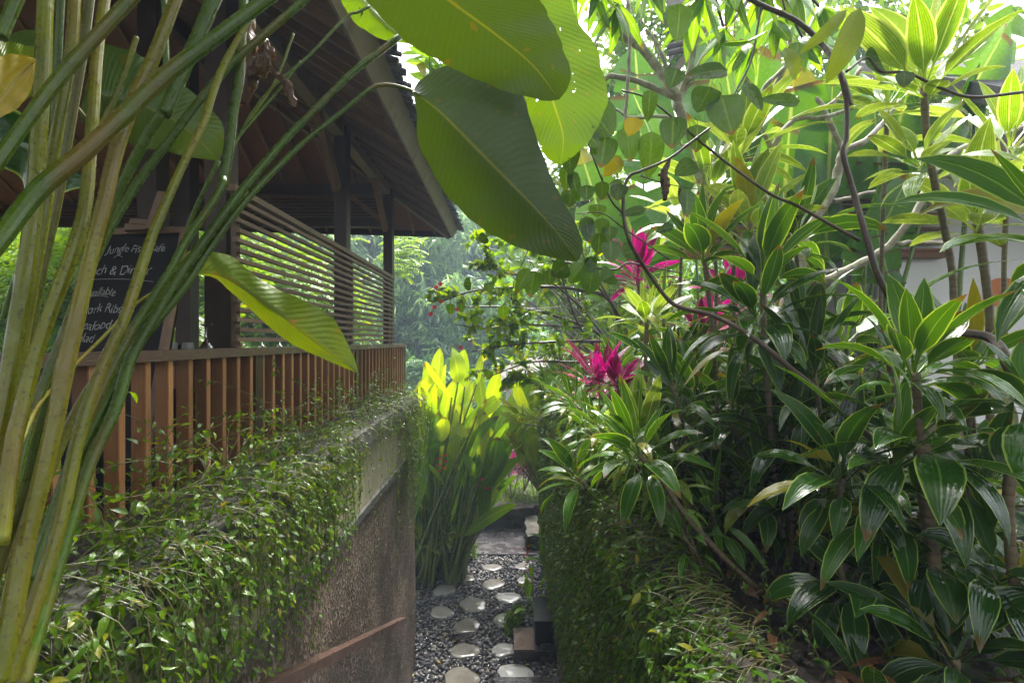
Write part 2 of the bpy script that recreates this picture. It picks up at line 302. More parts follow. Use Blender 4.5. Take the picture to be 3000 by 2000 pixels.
    m=N('glass'); M['glass']=m.done(m.bsdf((.95,.97,.97),.02,**{'Transmission Weight':1.,'IOR':1.45}))
    m=N('window_glass'); M['pane']=m.done(m.bsdf((.05,.055,.055),.04))
    m=N('curtain'); w=m.math('SINE',m.math('MULTIPLY',m.n('SeparateXYZ').outputs[0],1)); M['curtain']=m.done(m.bsdf((.30,.28,.27),.9))
    m=N('orange_paint'); M['orange']=m.done(m.bsdf((.60,.18,.02),.5)); m=N('magenta_paint'); M['mag']=m.done(m.bsdf((.45,.03,.12),.5)); m=N('cream_paint'); M['crm']=m.done(m.bsdf((.7,.66,.5),.6)); m=N('ceramic'); M['cer']=m.done(m.bsdf((.3,.3,.3),.2)); m=N('dark_ceramic'); M['dcer']=m.done(m.bsdf((.02,.02,.022),.25))
    m=N('flower_red'); M['fl']=m.done(m.bsdf((.75,.03,.06),.5)); m=N('flower_orange'); M['flo']=m.done(m.bsdf((.85,.13,.01),.45))
    m=N('valley_ground'); n=m.noise(.4,6,m.coord('Object')); M['ground']=m.done(m.bsdf(m.mix(n,(.02,.04,.015),(.06,.09,.03)),.9,m.bump(n,1.,.3)))
    m=N('cable'); M['cable']=m.done(m.bsdf((.02,.02,.02),.5))
mats()
rng=np.random.default_rng(7)
# ================================================================== camera, light
cam=bpy.data.cameras.new('camera'); co=bpy.data.objects.new('camera',cam); col.objects.link(co)
co.location=(0,0,EYE); co.rotation_euler=(R(90),0,0); cam.sensor_width=36; cam.lens=F/3000*36; cam.shift_x=20/3000; cam.shift_y=-2/3000; cam.clip_end=2000; cam.clip_start=.02
scene.camera=co
w=bpy.data.worlds.new('World'); scene.world=w; w.use_nodes=True; nt=w.node_tree; bg=nt.nodes['Background']
sky=nt.nodes.new('ShaderNodeTexSky'); sky.sky_type='NISHITA'; sky.sun_disc=False
SUN_EL,SUN_AZ=R(58),R(12)      # azimuth measured from +Y towards +X
sky.sun_elevation=SUN_EL; sky.sun_rotation=SUN_AZ; sky.air_density=1; sky.dust_density=6; sky.ozone_density=1
hs=nt.nodes.new('ShaderNodeHueSaturation'); hs.inputs['Saturation'].default_value=.22; hs.inputs['Value'].default_value=1
nt.links.new(sky.outputs[0],hs.inputs['Color']); nt.links.new(hs.outputs[0],bg.inputs[0]); bg.inputs[1].default_value=.15
sl=bpy.data.lights.new('sun','SUN'); sl.energy=2.1; sl.angle=R(10); sl.color=(1,.96,.9); so=bpy.data.objects.new('sun',sl); col.objects.link(so)
sd=Vector((math.sin(SUN_AZ)*math.cos(SUN_EL),math.cos(SUN_AZ)*math.cos(SUN_EL),math.sin(SUN_EL))); so.rotation_euler=sd.to_track_quat('Z','Y').to_euler()
scene.view_settings.view_transform='Standard'; scene.view_settings.look='None'; scene.view_settings.exposure=EXPO; scene.view_settings.gamma=1
# ================================================================== ground, hill, sky side
g=Geo(); n=70; xs=np.linspace(-200,200,n); ys=np.r_[np.linspace(-30,26,30),np.linspace(30,260,n-30)]
X,Yg=np.meshgrid(xs,ys); Z=np.where(Yg>16,-((Yg-16).clip(0,10))*.25+((Yg-26).clip(0,40))*.6,0)-.12
Z+=np.where(Yg>16,np.sin(X*.21)*1.+np.sin(X*.07+Yg*.1)*1.5,0)*np.clip((Yg-16)/10,0,1)
g.grid(np.stack([X,Yg,Z],-1),np.stack([X,Yg],-1)); struct('ground',g,M['ground'],True)
# pebble path (sheet + pebbles)
g=Geo(); g.grid(np.array([[(-2.6,5.3,0),(2.2,5.3,0)],[(-2.6,9.42,0),(2.2,9.42,0)]],float),np.zeros((2,2,2))); struct('path',g,M['soil'])
def pebbles(name,pts,size,flat,mat,label,seed,zf):
    r=np.random.default_rng(seed); k=len(pts)
    # low sphere grid 5 x 7
    a=np.linspace(-math.pi/2,math.pi/2,5); b=np.linspace(0,2*math.pi,8)
    A,B=np.meshgrid(a,b,indexing='ij'); sp=np.stack([np.cos(A)*np.cos(B),np.cos(A)*np.sin(B),np.sin(A)],-1).reshape(-1,3)
    idx=np.arange(40).reshape(5,8); q=np.stack([idx[:-1,:-1],idx[:-1,1:],idx[1:,1:],idx[1:,:-1]],-1).reshape(-1,4)
    sc=np.stack([r.uniform(.75,1.25,k),r.uniform(.5,.85,k),r.uniform(.35,.6,k)*flat],1)*size*r.uniform(.7,1.25,(k,1))
    rz=r.uniform(0,6.28,k); tl=r.normal(0,.3,k)
    v=sp[None]*sc[:,None]; y=v[...,1]*np.cos(tl)[:,None]-v[...,2]*np.sin(tl)[:,None]; z=v[...,1]*np.sin(tl)[:,None]+v[...,2]*np.cos(tl)[:,None]
    x=v[...,0]*np.cos(rz)[:,None]-y*np.sin(rz)[:,None]; y2=v[...,0]*np.sin(rz)[:,None]+y*np.cos(rz)[:,None]
    vv=np.stack([x+pts[:,0,None],y2+pts[:,1,None],z+zf(pts)[:,None]+(sc[:,2]*.7)[:,None]],-1)
    gg=Geo(); gg.add(vv.reshape(-1,3),(np.arange(k)[:,None,None]*40+q).reshape(-1,4),np.zeros((k*40,2)),np.repeat(r.random(k)**1.3,40))
    return tag(obj(name,gg,mat),label,'pebbles',kind='stuff')
stones=[(1061,1990,120,66,.45),]
# stepping stones: centre px, width px (full-size photo)
SS=[(1352,1988,112),(1512,1972,104),(1362,1903,82),(1477,1900,73),(1369,1830,80),(1480,1812,74),(1294,1791,70),(1387,1768,83),(1490,1748,72),
    (1301,1725,70),(1445,1709,69),(1364,1692,52),(1441,1660,53),(1530,1657,46),(1535,1698,46),(1213,1735,40)]
cent=[]
names=['front-left stepping stone beside the bottom step','front-right stepping stone against the bottom step','second stone up the left line, brown and wet','white shining stepping stone in front of the dark slab','third stone of the middle line with a pointed right side','large white shining stone touching the dark slab','brown stone on the left above the bare patch','wide stone mid path, half brown and half shining','shining stone just behind the small planting','striped stone near the end of the left wall','small shining stone in the upper middle','round brown stone near the grass edge','furthest stepping stone in front of the slate landing','far right stone behind the orange flowers','stone half hidden behind the potted stems on the right','stone cut off by the end of the left wall']
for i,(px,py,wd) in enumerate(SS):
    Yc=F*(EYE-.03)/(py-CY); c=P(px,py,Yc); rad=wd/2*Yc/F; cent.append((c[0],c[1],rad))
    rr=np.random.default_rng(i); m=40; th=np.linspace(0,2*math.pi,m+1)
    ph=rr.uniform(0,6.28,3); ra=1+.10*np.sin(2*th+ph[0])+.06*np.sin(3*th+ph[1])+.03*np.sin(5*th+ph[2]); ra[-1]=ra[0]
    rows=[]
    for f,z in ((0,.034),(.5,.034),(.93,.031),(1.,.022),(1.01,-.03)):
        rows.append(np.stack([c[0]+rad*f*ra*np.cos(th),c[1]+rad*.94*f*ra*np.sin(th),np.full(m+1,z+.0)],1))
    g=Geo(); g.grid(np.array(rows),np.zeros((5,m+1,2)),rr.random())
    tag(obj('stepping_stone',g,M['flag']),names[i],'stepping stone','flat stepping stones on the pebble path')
k=17000; pts=np.stack([rng.uniform(-2.3,1.2,k),rng.uniform(5.45,9.4,k)],1)
ok=np.ones(k,bool)
for cx_,cy_,rd in cent: ok&=((pts[:,0]-cx_)**2+((pts[:,1]-cy_)/.94)**2)>(rd*1.06)**2 if False else (np.hypot(pts[:,0]-cx_,(pts[:,1]-cy_)/.94)>rd*1.04)
ok&=~((pts[:,0]<-.75)&(pts[:,1]>8.15+.5*(pts[:,0]+1.9)))
ok&=~((np.hypot(pts[:,0]+.62,pts[:,1]-6.75)<.16)&(rng.random(k)<.85))
pts=pts[ok]
# thin out overlapping ones on a grid
key={}
for p_ in pts: key.setdefault((int(p_[0]/.036),int(p_[1]/.040)),p_)
pts=np.array(list(key.values()))
pebbles('black_pebbles',pts,.030,1.,M['peb'],'wet black river pebbles laid around the stepping stones','x',3) if False else None
peb=pebbles('black_pebbles',pts,.033,1.25,M['peb'],'wet black river pebbles laid around the stepping stones',3,lambda p:np.random.default_rng(5).uniform(-.006,.008,len(p)))
# slate landing, low wall at the end
g=Geo(); g.box((-.78,9.42,-.05),(1.1,11.2,.035)); struct('paving',g,M['slate'])
g=Geo(); g.box((-1.0,9.36,-.05),(1.1,9.419,.05)); struct('landing_edge',g,M['slate'])
def rough_box(lo,hi,res,amp,seed,mat,name,label,cat):
    gg=Geo(); r=np.random.default_rng(seed); lo=np.array(lo,float);hi=np.array(hi,float)
    def dis(p): 
        return p+amp*np.stack([np.sin(p[...,1]*13+p[...,2]*17+seed),np.sin(p[...,0]*11+p[...,2]*15+seed*2),np.sin(p[...,0]*9+p[...,1]*12)],-1)+r.normal(0,amp*.15,p.shape)*0
    for ax in range(3):
        o=[a for a in range(3) if a!=ax]; na=max(2,int((hi-lo)[o[0]]/res)+1); nb=max(2,int((hi-lo)[o[1]]/res)+1)
        A,B=np.meshgrid(np.linspace(lo[o[0]],hi[o[0]],na),np.linspace(lo[o[1]],hi[o[1]],nb),indexing='ij')
        for s_ in (lo[ax],hi[ax]):
            v=np.zeros(A.shape+(3,)); v[...,o[0]]=A; v[...,o[1]]=B; v[...,ax]=s_
            gg.grid(dis(v),np.stack([A,B],-1))
    return tag(obj(name,gg,mat),label,cat)
rough_box((-1.0,10.7,0),(.62,11.05,.46),.08,.02,2,M['rock'],'low_stone_wall','rough low stone wall at the far end of the slate landing','wall')
rough_box((.42,9.6,0),(.68,10.68,.30),.08,.02,4,M['rock'],'low_stone_wall','rough stone kerb on the right side of the slate landing','wall')
g=Geo(); g.box((-9,11.06,-.1),(6,20,.40)); struct('garden_bed',g,M['soil'])
# left planter wall
W=empty('planter_wall',(-1.3,3,0),'tall retaining wall with stone coping, cream band and washed pebble render left of the path','wall')
XW=-1.115
g=Geo(); ys=np.linspace(-1.5,6.12,90); zs=np.linspace(-.05,2.70,50); Yy,Zz=np.meshgrid(ys,zs,indexing='ij'); 
g.grid(np.stack([XW+.006*np.sin(Yy*7+Zz*3),Yy,Zz],-1),np.stack([Yy,Zz],-1)); g.box((-1.62,-1.5,-.05),(XW-.012,6.10,2.70)); 
g.grid(np.stack(np.meshgrid(np.linspace(-1.62,XW+.0,8),[6.12],np.linspace(-.05,2.7,20),indexing='ij'),-1)[:,0],np.zeros((8,20,2)))
obj('rendered_wall',g,M['rend'],W,False)
g=Geo(); g.box((-1.62,-1.5,2.705),(XW+.02,6.14,2.765)); obj('stone_band',g,M['cope'],W,False)
g=Geo(); g.box((-1.62,-1.5,2.77),(XW-.012,6.11,3.22)); obj('cream_band',g,M['cream'],W,False)
g=Geo(); g.box((-1.37,-1.5,3.225),(XW+.03,6.16,3.38)); g.box((-1.62,6.02,3.225),(-1.371,6.16,3.38)); obj('coping',g,M['cope'],W,False)
g=Geo(); A,B=np.meshgrid(np.linspace(-1.62,-1.372,6),np.linspace(-1.5,6.02,160),indexing='ij'); g.grid(np.stack([A,B,3.34+.02*np.sin(B*23)+.015*np.sin(B*51+A*30)],-1),np.stack([A,B],-1)); obj('soil_fill',g,M['soil'],W)
H=empty('handrail',(-1.05,4,1.6),'sloping brown timber handrail fixed to the pebble wall above the steps','handrail')
g=Geo(); g.bar((-1.03,1.4,2.92),(-1.03,4.98,1.27),.07,.055); obj('rail',g,M['woodwet'],H,False)
g=Geo()
for y in (2.2,3.6,4.7): g.bar((-1.14,y,2.92-.461*(y-1.4)-.03),(-1.04,y,2.92-.461*(y-1.4)-.03),.03,.03)
obj('bracket',g,M['dkbark'],H,False)
# steps
S=Geo()
for i in range(9):
    y1=5.78-i*.5; S.box((-1.10 if i<0 else -.12 if i==0 else -1.10,y1-.5,-.05),(.76,y1,.16+.26*i))
struct('steps',S,M['slate'])
# right wall (vine covered)
W2=empty('vine_wall',(.8,4,0),'retaining wall right of the path with rough stone edge, hidden under creeping vine','wall')
g=Geo(); ys=np.linspace(-1.5,8.1,110); zs=np.linspace(-.05,3.0,50); Yy,Zz=np.meshgrid(ys,zs,indexing='ij')
g.grid(np.stack([.66+.012*np.sin(Yy*5+Zz*4)+.01*np.sin(Yy*17),Yy,Zz],-1),np.stack([Yy,Zz],-1)); g.grid(np.stack(np.meshgrid(np.linspace(.66,1.0,8),[8.1],np.linspace(-.05,3.0,20),indexing='ij'),-1)[:,0],np.zeros((8,20,2)))
obj('rendered_wall',g,M['rend'],W2,False)
g=Geo(); ys=np.linspace(-1.5,8.1,220); prof=[(.64,2.9),(.645,3.02),(.69,3.07),(.77,3.08),(.85,3.05),(.88,2.95)]
pr2=cr([(a_,b_) for a_,b_ in prof],16); ys=np.linspace(-1.5,8.1,420); jr=np.random.default_rng(8).normal(0,.006,(420,16,2)); v=np.array([[(x+.015*math.sin(y*9+z*20)+.012*math.sin(y*31)+jr[i,j,0],y,z+.018*math.sin(y*6.5)+.012*math.sin(y*23+x*30)+.01*math.sin(y*57+x*80)+jr[i,j,1]-(.03 if math.sin(y*7.9)>.985 else 0)) for j,(x,z) in enumerate(pr2)] for i,y in enumerate(ys)]); g.grid(v,np.zeros((420,16,2))); obj('stone_edge',g,M['rock'],W2)
# planting bed right
g=Geo(); A,B=np.meshgrid(np.linspace(.86,12,90),np.linspace(-1.5,9.5,90),indexing='ij')
Zb=3.0+.03*np.sin(A*9+B*4)+.03*np.sin(B*7-A*3)+.02*np.sin(A*21)*np.sin(B*19); Zb=np.where(B>8.1,Zb-(B-8.1)*2.2,Zb); Zb=np.where(A>3.2,3.0,Zb)
g.grid(np.stack([A,B,Zb],-1),np.stack([A,B],-1)); struct('soil_bed',g,M['soil'],True)
g=Geo(); g.box((.66,8.1,0),(12,8.2,2.9)); struct('bank',g,M['soil'])
# gravel + kerb stones by the house
k=5200; pg=np.stack([rng.uniform(2.55,6.2,k),rng.uniform(2.6,4.75,k)],1)
pg=pg[~((np.abs(pg[:,1]-(3.1+.15*(pg[:,0]-2.5)))<.16)|(np.abs(pg[:,1]-4.0)<.05))]
pebbles('dark_gravel',pg,.036,.7,M['peb'],'flat wet black stones covering the strip in front of the white house',9,lambda p:np.full(len(p),3.02))
g=Geo(); g.hexa([(2.4,2.95,2.98),(6.2,3.5,2.98),(6.2,3.72,2.98),(2.4,3.15,2.98),(2.4,2.95,3.05),(6.2,3.5,3.05),(6.2,3.72,3.05),(2.4,3.15,3.05)]); tag(obj('kerb_stone',g,M['cope'],None,False),'long pale stone edging crossing the dark gravel','kerb')
# grass patch + rocks lower left of heliconias
g=Geo(); A,B=np.meshgrid(np.linspace(-3.2,-.78,30),np.linspace(7.2,9.7,30),indexing='ij'); ed=8.1+.5*(A+1.9); g.grid(np.stack([A,np.maximum(B,ed),.03+.04*np.clip(B-ed,0,1)+.01*np.sin(A*30)],-1),np.stack([A,B],-1)); struct('lawn_edge',g,M['soil'],True)
# ================================================================== pavilion
PV=empty('pavilion',(-4.5,4,2.95),'open timber cafe pavilion with hipped roof, slatted screen and baluster railing','pavilion')
def part(name,g,mat,label=None,smooth=False,parent=None):
    o=obj(name,g,mat,parent or PV,smooth)
    if label:o['label']=label
    return o
g=Geo(); g.box((-9,-2,2.75),(-1.64,7.9,2.95)); part('deck',g,M['rafter'])
for (x,y) in ((-1.86,3.06),(-1.86,5.38),(-1.86,7.55)):
    g=Geo(); g.box((x,y,2.95),(x+.135,y+.14,6.42 if y<7 else 6.40)); part('post',g,M['wooddk'])
for (x,y) in ((-3.6,5.4),(-4.9,7.5),(-8.0,7.5),(-3.05,4.1)):
    g=Geo(); g.box((x,y,2.95),(x+.16,y+.16,7.2)); part('post',g,M['wooddk'])
ZP=6.43
g=Geo(); g.box((-1.87,-2,ZP-.12),(-1.75,7.74,ZP+.04)); part('wall_plate',g,M['fascia'])
g=Geo(); g.box((-9,7.52,ZP-.12),(-1.88,7.66,ZP+.04)); part('wall_plate',g,M['wooddk'])
g=Geo(); g.box((-9,7.50,ZP-.62),(-1.88,7.58,ZP-.52)); part('tie_beam',g,M['wooddk'])
for i in range(9):
    g=Geo(); z=ZP-.18-.05*i; g.box((-9,7.60,z-.018),(-1.88,7.63,z+.018)); part('blind_slat',g,M['wooddk'])
for a,b in (((-1.8,7.5,5.85),(-2.45,7.5,6.35)),((-1.8,7.45,5.75),(-1.8,6.8,6.32)),((-1.8,5.3,5.7),(-1.8,4.7,6.32))):
    g=Geo(); g.bar(a,b,.07,.11,(0,1,0)); part('brace',g,M['rafter'])
TN=.62; EX,EY,EZ=-.95,8.72,5.90
def roofz(x): return ZP+.02+TN*(-1.8-x)
# roof decks (woven underside) : east slope and north slope meeting on the hip
apx=(-4.9,4.75); 
rz0=EZ+.10; rzA=rz0+TN*(EX-apx[0])
g=Geo(); g.add([(EX,-2,rz0),(EX,EY,rz0),(apx[0],apx[1],rzA),(apx[0],-2,rzA)],[[0,1,2,3]],[(0,0),(1,0),(1,1),(0,1)],.5)
g.add([(-9.2,EY-1.1,rz0),(EX,EY,rz0),(apx[0],apx[1],rzA),(apx[0]-.01,apx[1],rzA)],[[0,1,2,3]],[(0,0),(1,0),(1,1),(0,1)],.5)
g.add([(-9.2,-2,rz0),(-9.2,EY-1.1,rz0),(apx[0],apx[1],rzA),(apx[0],-2,rzA)],[[0,1,2,3]],[(0,0),(1,0),(1,1),(0,1)],.5)
part('ceiling',g,M['weave'])
g=Geo(); o=.14
g.add([(EX+.12,-2,rz0+.08),(EX+.12,EY+.12,rz0+.08),(apx[0],apx[1],rzA+o+.05),(apx[0],-2,rzA+o+.05)],[[0,1,2,3]],[(0,0),(1,0),(1,1),(0,1)],.5)
g.add([(-9.3,EY-1.0,rz0+.08),(EX+.12,EY+.12,rz0+.08),(apx[0],apx[1],rzA+o+.05),(apx[0]-.01,apx[1],rzA+o+.05)],[[0,1,2,3]],[(0,0),(1,0),(1,1),(0,1)],.5)
g.add([(-9.3,-2,rz0+.08),(-9.3,EY-1,rz0+.08),(apx[0],apx[1],rzA+o+.05),(apx[0],-2,rzA+o+.05)],[[0,1,2,3]],[(0,0),(1,0),(1,1),(0,1)],.5)
rf=part('roof_covering',g,M['thatch'])
g=Geo(); r2=np.random.default_rng(3)
for y in np.arange(-2,EY+.1,.045):
    l=r2.uniform(.05,.11); g.bar((EX-.03,y,rz0+.10),(EX+.13+l,y,rz0+.035+r2.uniform(-.01,.01)),.035,.02,r=r2.random())
for x in np.arange(-9,EX+.1,.05):
    l=r2.uniform(.04,.1); y=EY+(x-EX)*1.1/8.25; g.bar((x,y,rz0+.10),(x,y+.13+l,rz0+.04),.035,.02,r=r2.random())
obj('shingle_edge',g,M['thatch'],rf,False)
def inner(x): return None
for i,y in enumerate(np.arange(-.2,EY-.05,.23)):
    # rafters of the side slope, stop at hip
    t=(EY-y)/(EY-apx[1]); t=min(1,t); xe=EX+(apx[0]-EX)*t; g=Geo()
    g.bar((EX-.01,y,rz0-.035),(xe,y,rz0-.035+TN*(EX-xe)),.035,.06,r=(i*.37)%1); part('rafter',g,M['rafter'])
for i,x in enumerate(np.arange(-8.8,EX-.1,.36)):
    t=min(1,(EX-x)/(EX-apx[0])); ye0=EY+(x-EX)*1.1/8.25; 
    if x<apx[0]: t=1-min(1,(apx[0]-x)/4.3)
    ye=ye0+(apx[1]-ye0)*t; ze=rz0+(rzA-rz0)*t
    g=Geo(); g.bar((x,ye0,rz0-.035),(x,ye,ze-.035),.04,.06,r=(i*.37)%1); part('rafter',g,M['rafter'])
g=Geo(); g.bar((EX-.02,EY-.02,rz0-.07),(apx[0],apx[1],rzA-.07),.08,.14); part('hip_rafter',g,M['fascia'])
g=Geo(); g.bar((-3.3,-2,roofz(-3.3)-.16),(-3.3,6.2,roofz(-3.3)-.16),.1,.16); part('purlin',g,M['wooddk'])
# fascia boards: leaning, with butt joints
def fas(a,b,gap=0):
    g=Geo(); n=np.array((.11,0,.19)); u=np.array((.025,0,-.012))
    a=np.array(a,float);b=np.array(b,float)
    g.hexa([a,a+u,b+u,b,a+n,a+n+u,b+n+u,b+n]); return part('fascia_board',g,M['fascia'])
for y0,y1 in ((-2,2.0),(2.006,4.6),(4.606,6.9),(6.906,EY)): fas((EX,y0,EZ),(EX,y1,EZ))
g=Geo(); a=np.array((EX,EY,EZ));b=np.array((-9.2,EY-1.1,EZ)); n=np.array((0,.1,.19));u=np.array((0,.025,0)); g.hexa([a,a+u,b+u,b,a+n,a+n+u,b+n+u,b+n]); part('fascia_board',g,M['wooddk'])
# railing
XR=-1.60
g=Geo(); g.hexa([(XR-.12,-.6,3.985),(XR+.0,-.6,3.985),(XR+.0,8.05,3.985),(XR-.12,8.05,3.985),(XR-.12,-.6,4.035),(XR,-.6,4.035),(XR,8.05,4.035),(XR-.12,8.05,4.035)])
RL=part('railing',g,M['woodwet'],'wet brown cap rail on a row of upright planks')
RL2=RL
for i,y in enumerate(np.arange(.7,7.9,.152)):
    g=Geo(); g.box((XR-.078,y,2.80),(XR-.02,y+.034,3.984),r=rng.random()); g.v[-1][:]+=0
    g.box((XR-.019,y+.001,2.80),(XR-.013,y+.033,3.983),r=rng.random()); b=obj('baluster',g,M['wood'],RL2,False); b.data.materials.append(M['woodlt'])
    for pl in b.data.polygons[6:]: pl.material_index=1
for y in (3.2,5.35,7.93):
    g=Geo(); g.box((XR-.13,y,2.7),(XR-.012,y+.1,3.984)); obj('railing_post',g,M['wooddk'],RL2,False)
g=Geo(); g.box((-2.3,-.6,2.95),(-2.28,7.6,3.75)); part('counter_back',g,M['wooddk'])
# slatted screen
XS=-1.64
g=Geo(); g.box((XS-.05,3.0,4.99),(XS+.005,7.32,5.03)); SC=part('slat_screen',g,M['slat'],'screen of horizontal grey brown slats above the railing')
for i in range(15):
    z=4.075+.0615*i; g=Geo(); y0=3.03+(.03 if i%2 else 0); g.box((XS-.03,y0,z),(XS,7.3+.02*(i%2),z+.026),r=rng.random()); obj('slat',g,M['slat'],SC,False)
for y in (3.07,5.4,7.2):
    g=Geo(); g.box((XS-.062,y,4.04),(XS-.031,y+.05,4.99)); obj('screen_post',g,M['slat'],SC,False)
# far side furniture of the pavilion: rail, posts, counter top
g=Geo(); g.box((-8,7.3,3.78),(-1.95,7.36,3.83)); part('far_rail',g,M['wood'])
for i,x in enumerate(np.arange(-7.8,-2,.16)):
    g=Geo(); g.box((x,7.31,2.95),(x+.05,7.35,3.779),r=rng.random()); part('far_baluster',g,M['wood'])
for x in (-7.0,-4.75,-5.35,-4.05):
    g=Geo(); g.box((x,7.1,2.95),(x+.2,7.25,4.05)); part('rail_post',g,M['wood'])
g=Geo(); g.box((-4.2,2.7,3.93),(-1.95,3.6,3.965)); g.box((-4.1,2.8,2.95),(-4.0,2.9,3.93)); g.box((-2.2,3.5,2.95),(-2.1,3.6,3.93)); g.box((-2.2,2.8,2.95),(-2.1,2.9,3.93)); g.box((-4.1,3.5,2.95),(-4.0,3.6,3.93))
T=tag(obj('table',g,M['slate'],None,False),'dark table with green tinted top standing behind the rail and the chalkboard','table')
def lathe(pr,c,n=20,r=.5):
    th=np.linspace(0,2*math.pi,n+1); v=np.array([[(c[0]+a*math.cos(t),c[1]+a*math.sin(t),c[2]+z) for t in th] for a,z in pr]); gg=Geo(); gg.grid(v,np.zeros((len(pr),n+1,2)),r); return gg
tz=3.966
for k_,(px,lab) in enumerate(((503,'grey upturned tumbler, left of the pair beside the dark pot'),(551,'grey upturned tumbler right of the dark pot on the table'))):
    c=P(px,1040,3.0); tag(obj('tumbler',lathe([(0,.105),(.028,.105),(.033,.09),(.042,0),(.04,0)],(c[0],3.0,tz)),M['cer']),lab,'cup')
c=P(528,1040,3.05); tag(obj('dark_pot',lathe([(0,.0),(.045,.0),(.055,.04),(.045,.085),(.03,.09),(.0,.09)],(c[0],3.05,tz)),M['dcer']),'small black round pot between two tumblers on the table','pot')
c=P(606,1035,3.0); tag(obj('wine_glass',lathe([(0.04,.215),(.04,.21),(.006,.20),(.006,.12),(.02,.11),(.05,.06),(.045,.0),(.043,.0),(.048,.06),(.02,.105),(0,.11)],(c[0],3.0,tz)),M['glass']),'clear wine glass turned upside down beside the big dark post','glass')
c=P(455,1040,2.9); tag(obj('glass_bottle',lathe([(0,.0),(.022,.0),(.025,.06),(.012,.09),(.010,.12),(0,.12)],(c[0],2.9,tz)),M['glass']),'small clear bottle standing next to the chalkboard frame','bottle')
for q,(x,y) in enumerate(((-2.35,5.6),(-2.55,5.6),(-2.75,5.6))):
    tag(obj('wine_glass',lathe([(0.035,.17),(.035,.165),(.005,.16),(.005,.09),(.02,.08),(.04,.04),(.036,.0),(.034,.0),(.038,.04),(.0,.08)],(x,y,3.966)),M['glass']),['left','middle','right'][2-q]+' glass of the three seen through the bottom of the slat screen','glass')
g=Geo(); g.box((-3.2,5.3,3.93),(-2.1,5.9,3.962)); g.box((-3.15,5.35,2.95),(-3.05,5.45,3.93)); g.box((-2.25,5.75,2.95),(-2.15,5.85,3.93)); g.box((-3.15,5.75,2.95),(-3.05,5.85,3.93)); g.box((-2.25,5.35,2.95),(-2.15,5.45,3.93)); tag(obj('table',g,M['wooddk'],None,False),'dark table with glasses behind the slatted screen','table')
# ---------------------------------------------------------------- chalkboard easel
BT,BB=2.72,2.36
TL=P(290,690,BT);TR=P(530,684,BT);BL=P(118,1430,BB);BR=P(118,1430,BB)+(TR-TL)
CB=empty('chalkboard_easel',P(200,1500,2.5),'leaning black chalkboard with handwritten white menu and pale wooden easel frame','chalkboard')
ex=vnorm(TR-TL); ey=vnorm(TL-BL); ey=vnorm(ey-ex*np.dot(ex,ey)); nz=np.cross(ex,ey); 
if nz[1]>0: nz=-nz
g=Geo(); q=nz*-.02; g.hexa([BL,BR,TR,TL,BL+q,BR+q,TR+q,TL+q]); obj('board',g,M['board'],CB,False)
g=Geo(); q2=-nz*.01
g.bar(TL-ex*.03+ey*.02+q2,TR+ex*.03+ey*.02+q2,.035,.035,nz); g.bar(BL-ex*.02,TL-ex*.02,.03,.035,nz); g.bar(BR+ex*.02-ey*.25,TR+ex*.02,.03,.035,nz); obj('frame',g,M['slat'],CB,False)
g=Geo(); a=P(480,565,BT-.05); g.bar(a,a-ey*.22-ex*.03,.05,.03,nz); g.bar(P(370,668,BT-.05),P(460,664,BT-.05),.04,.03,nz); g.bar(P(385,650,BT-.05),P(440,655,BT-.05),.03,.03,nz); obj('bracket',g,M['slat'],CB,False)
g=Geo(); g.bar(TR+ey*.05-nz*.03,P(420,1430,BT+.35),.04,.04); g.bar(TL-nz*.03,P(250,1500,BT+.35),.04,.04); obj('rear_leg',g,M['wooddk'],CB,False)
def text(s,px,py,h,slant=.25,sx=.8):
    # px,py = left baseline in photo pixels, intersect with board plane
    d=P(px,py,1.)-np.array((0,0,EYE)); o=np.array((0,0,EYE)); t=np.dot(TL-o,nz)/np.dot(d,nz); p=o+d*t
    cu=bpy.data.curves.new('t','FONT'); cu.body=s; cu.size=h; cu.shear=slant; cu.offset=-.0006; cu.space_character=.95; cu.extrude=.0005
    to=bpy.data.objects.new('t',cu); col.objects.link(to); dg=bpy.context.evaluated_depsgraph_get(); me=bpy.data.meshes.new_from_object(to.evaluated_get(dg)); bpy.data.objects.remove(to)
    r3=np.random.default_rng(len(s)); 
    for v in me.vertices:
        x,y,z=v.co; x*=sx; y+=.005*math.sin(x*47+len(s))+.0025*math.sin(x*150)+.1*x*math.sin(len(s)*1.7)*.2; x+=.0022*math.sin(y*170+x*40); w_=p+ex*x+ey*y+nz*(.003+z); v.co=w_
    me.materials.clear(); me.materials.append(M['chalk']); o_=bpy.data.objects.new('handwriting',me); col.objects.link(o_); o_.parent=CB; o_.location=-CB.location; return p
if 1:
    text('Jungle Fish Cafe',312,742,.066); text('Lunch & Dinner',232,806,.078,.2); text('Available',242,868,.064); text('Pork Ribs',240,918,.07,.15); text('Seafood',226,966,.07); text('Salad',212,1006,.07); text('Burger & Sandwich',203,1052,.06,.3); text('WIFI',150,1275,.075,0)
    g=Geo()
    for (x0,y0,x1,y1) in ((240,822,452,826),(244,876,318,870),(165,1212,200,1210),(335,756,360,754)):
        def on(px,py):
            d=P(px,py,1.)-np.array((0,0,EYE)); o=np.array((0,0,EYE)); return o+d*np.dot(TL-o,nz)/np.dot(d,nz)+nz*.004
        pp=[on(x0+(x1-x0)*t,y0+(y1-y0)*t-6*math.sin(t*3.14)) for t in np.linspace(0,1,8)]; g.tube(pp,.0018,5)
    obj('underline',g,M['chalk'],CB)
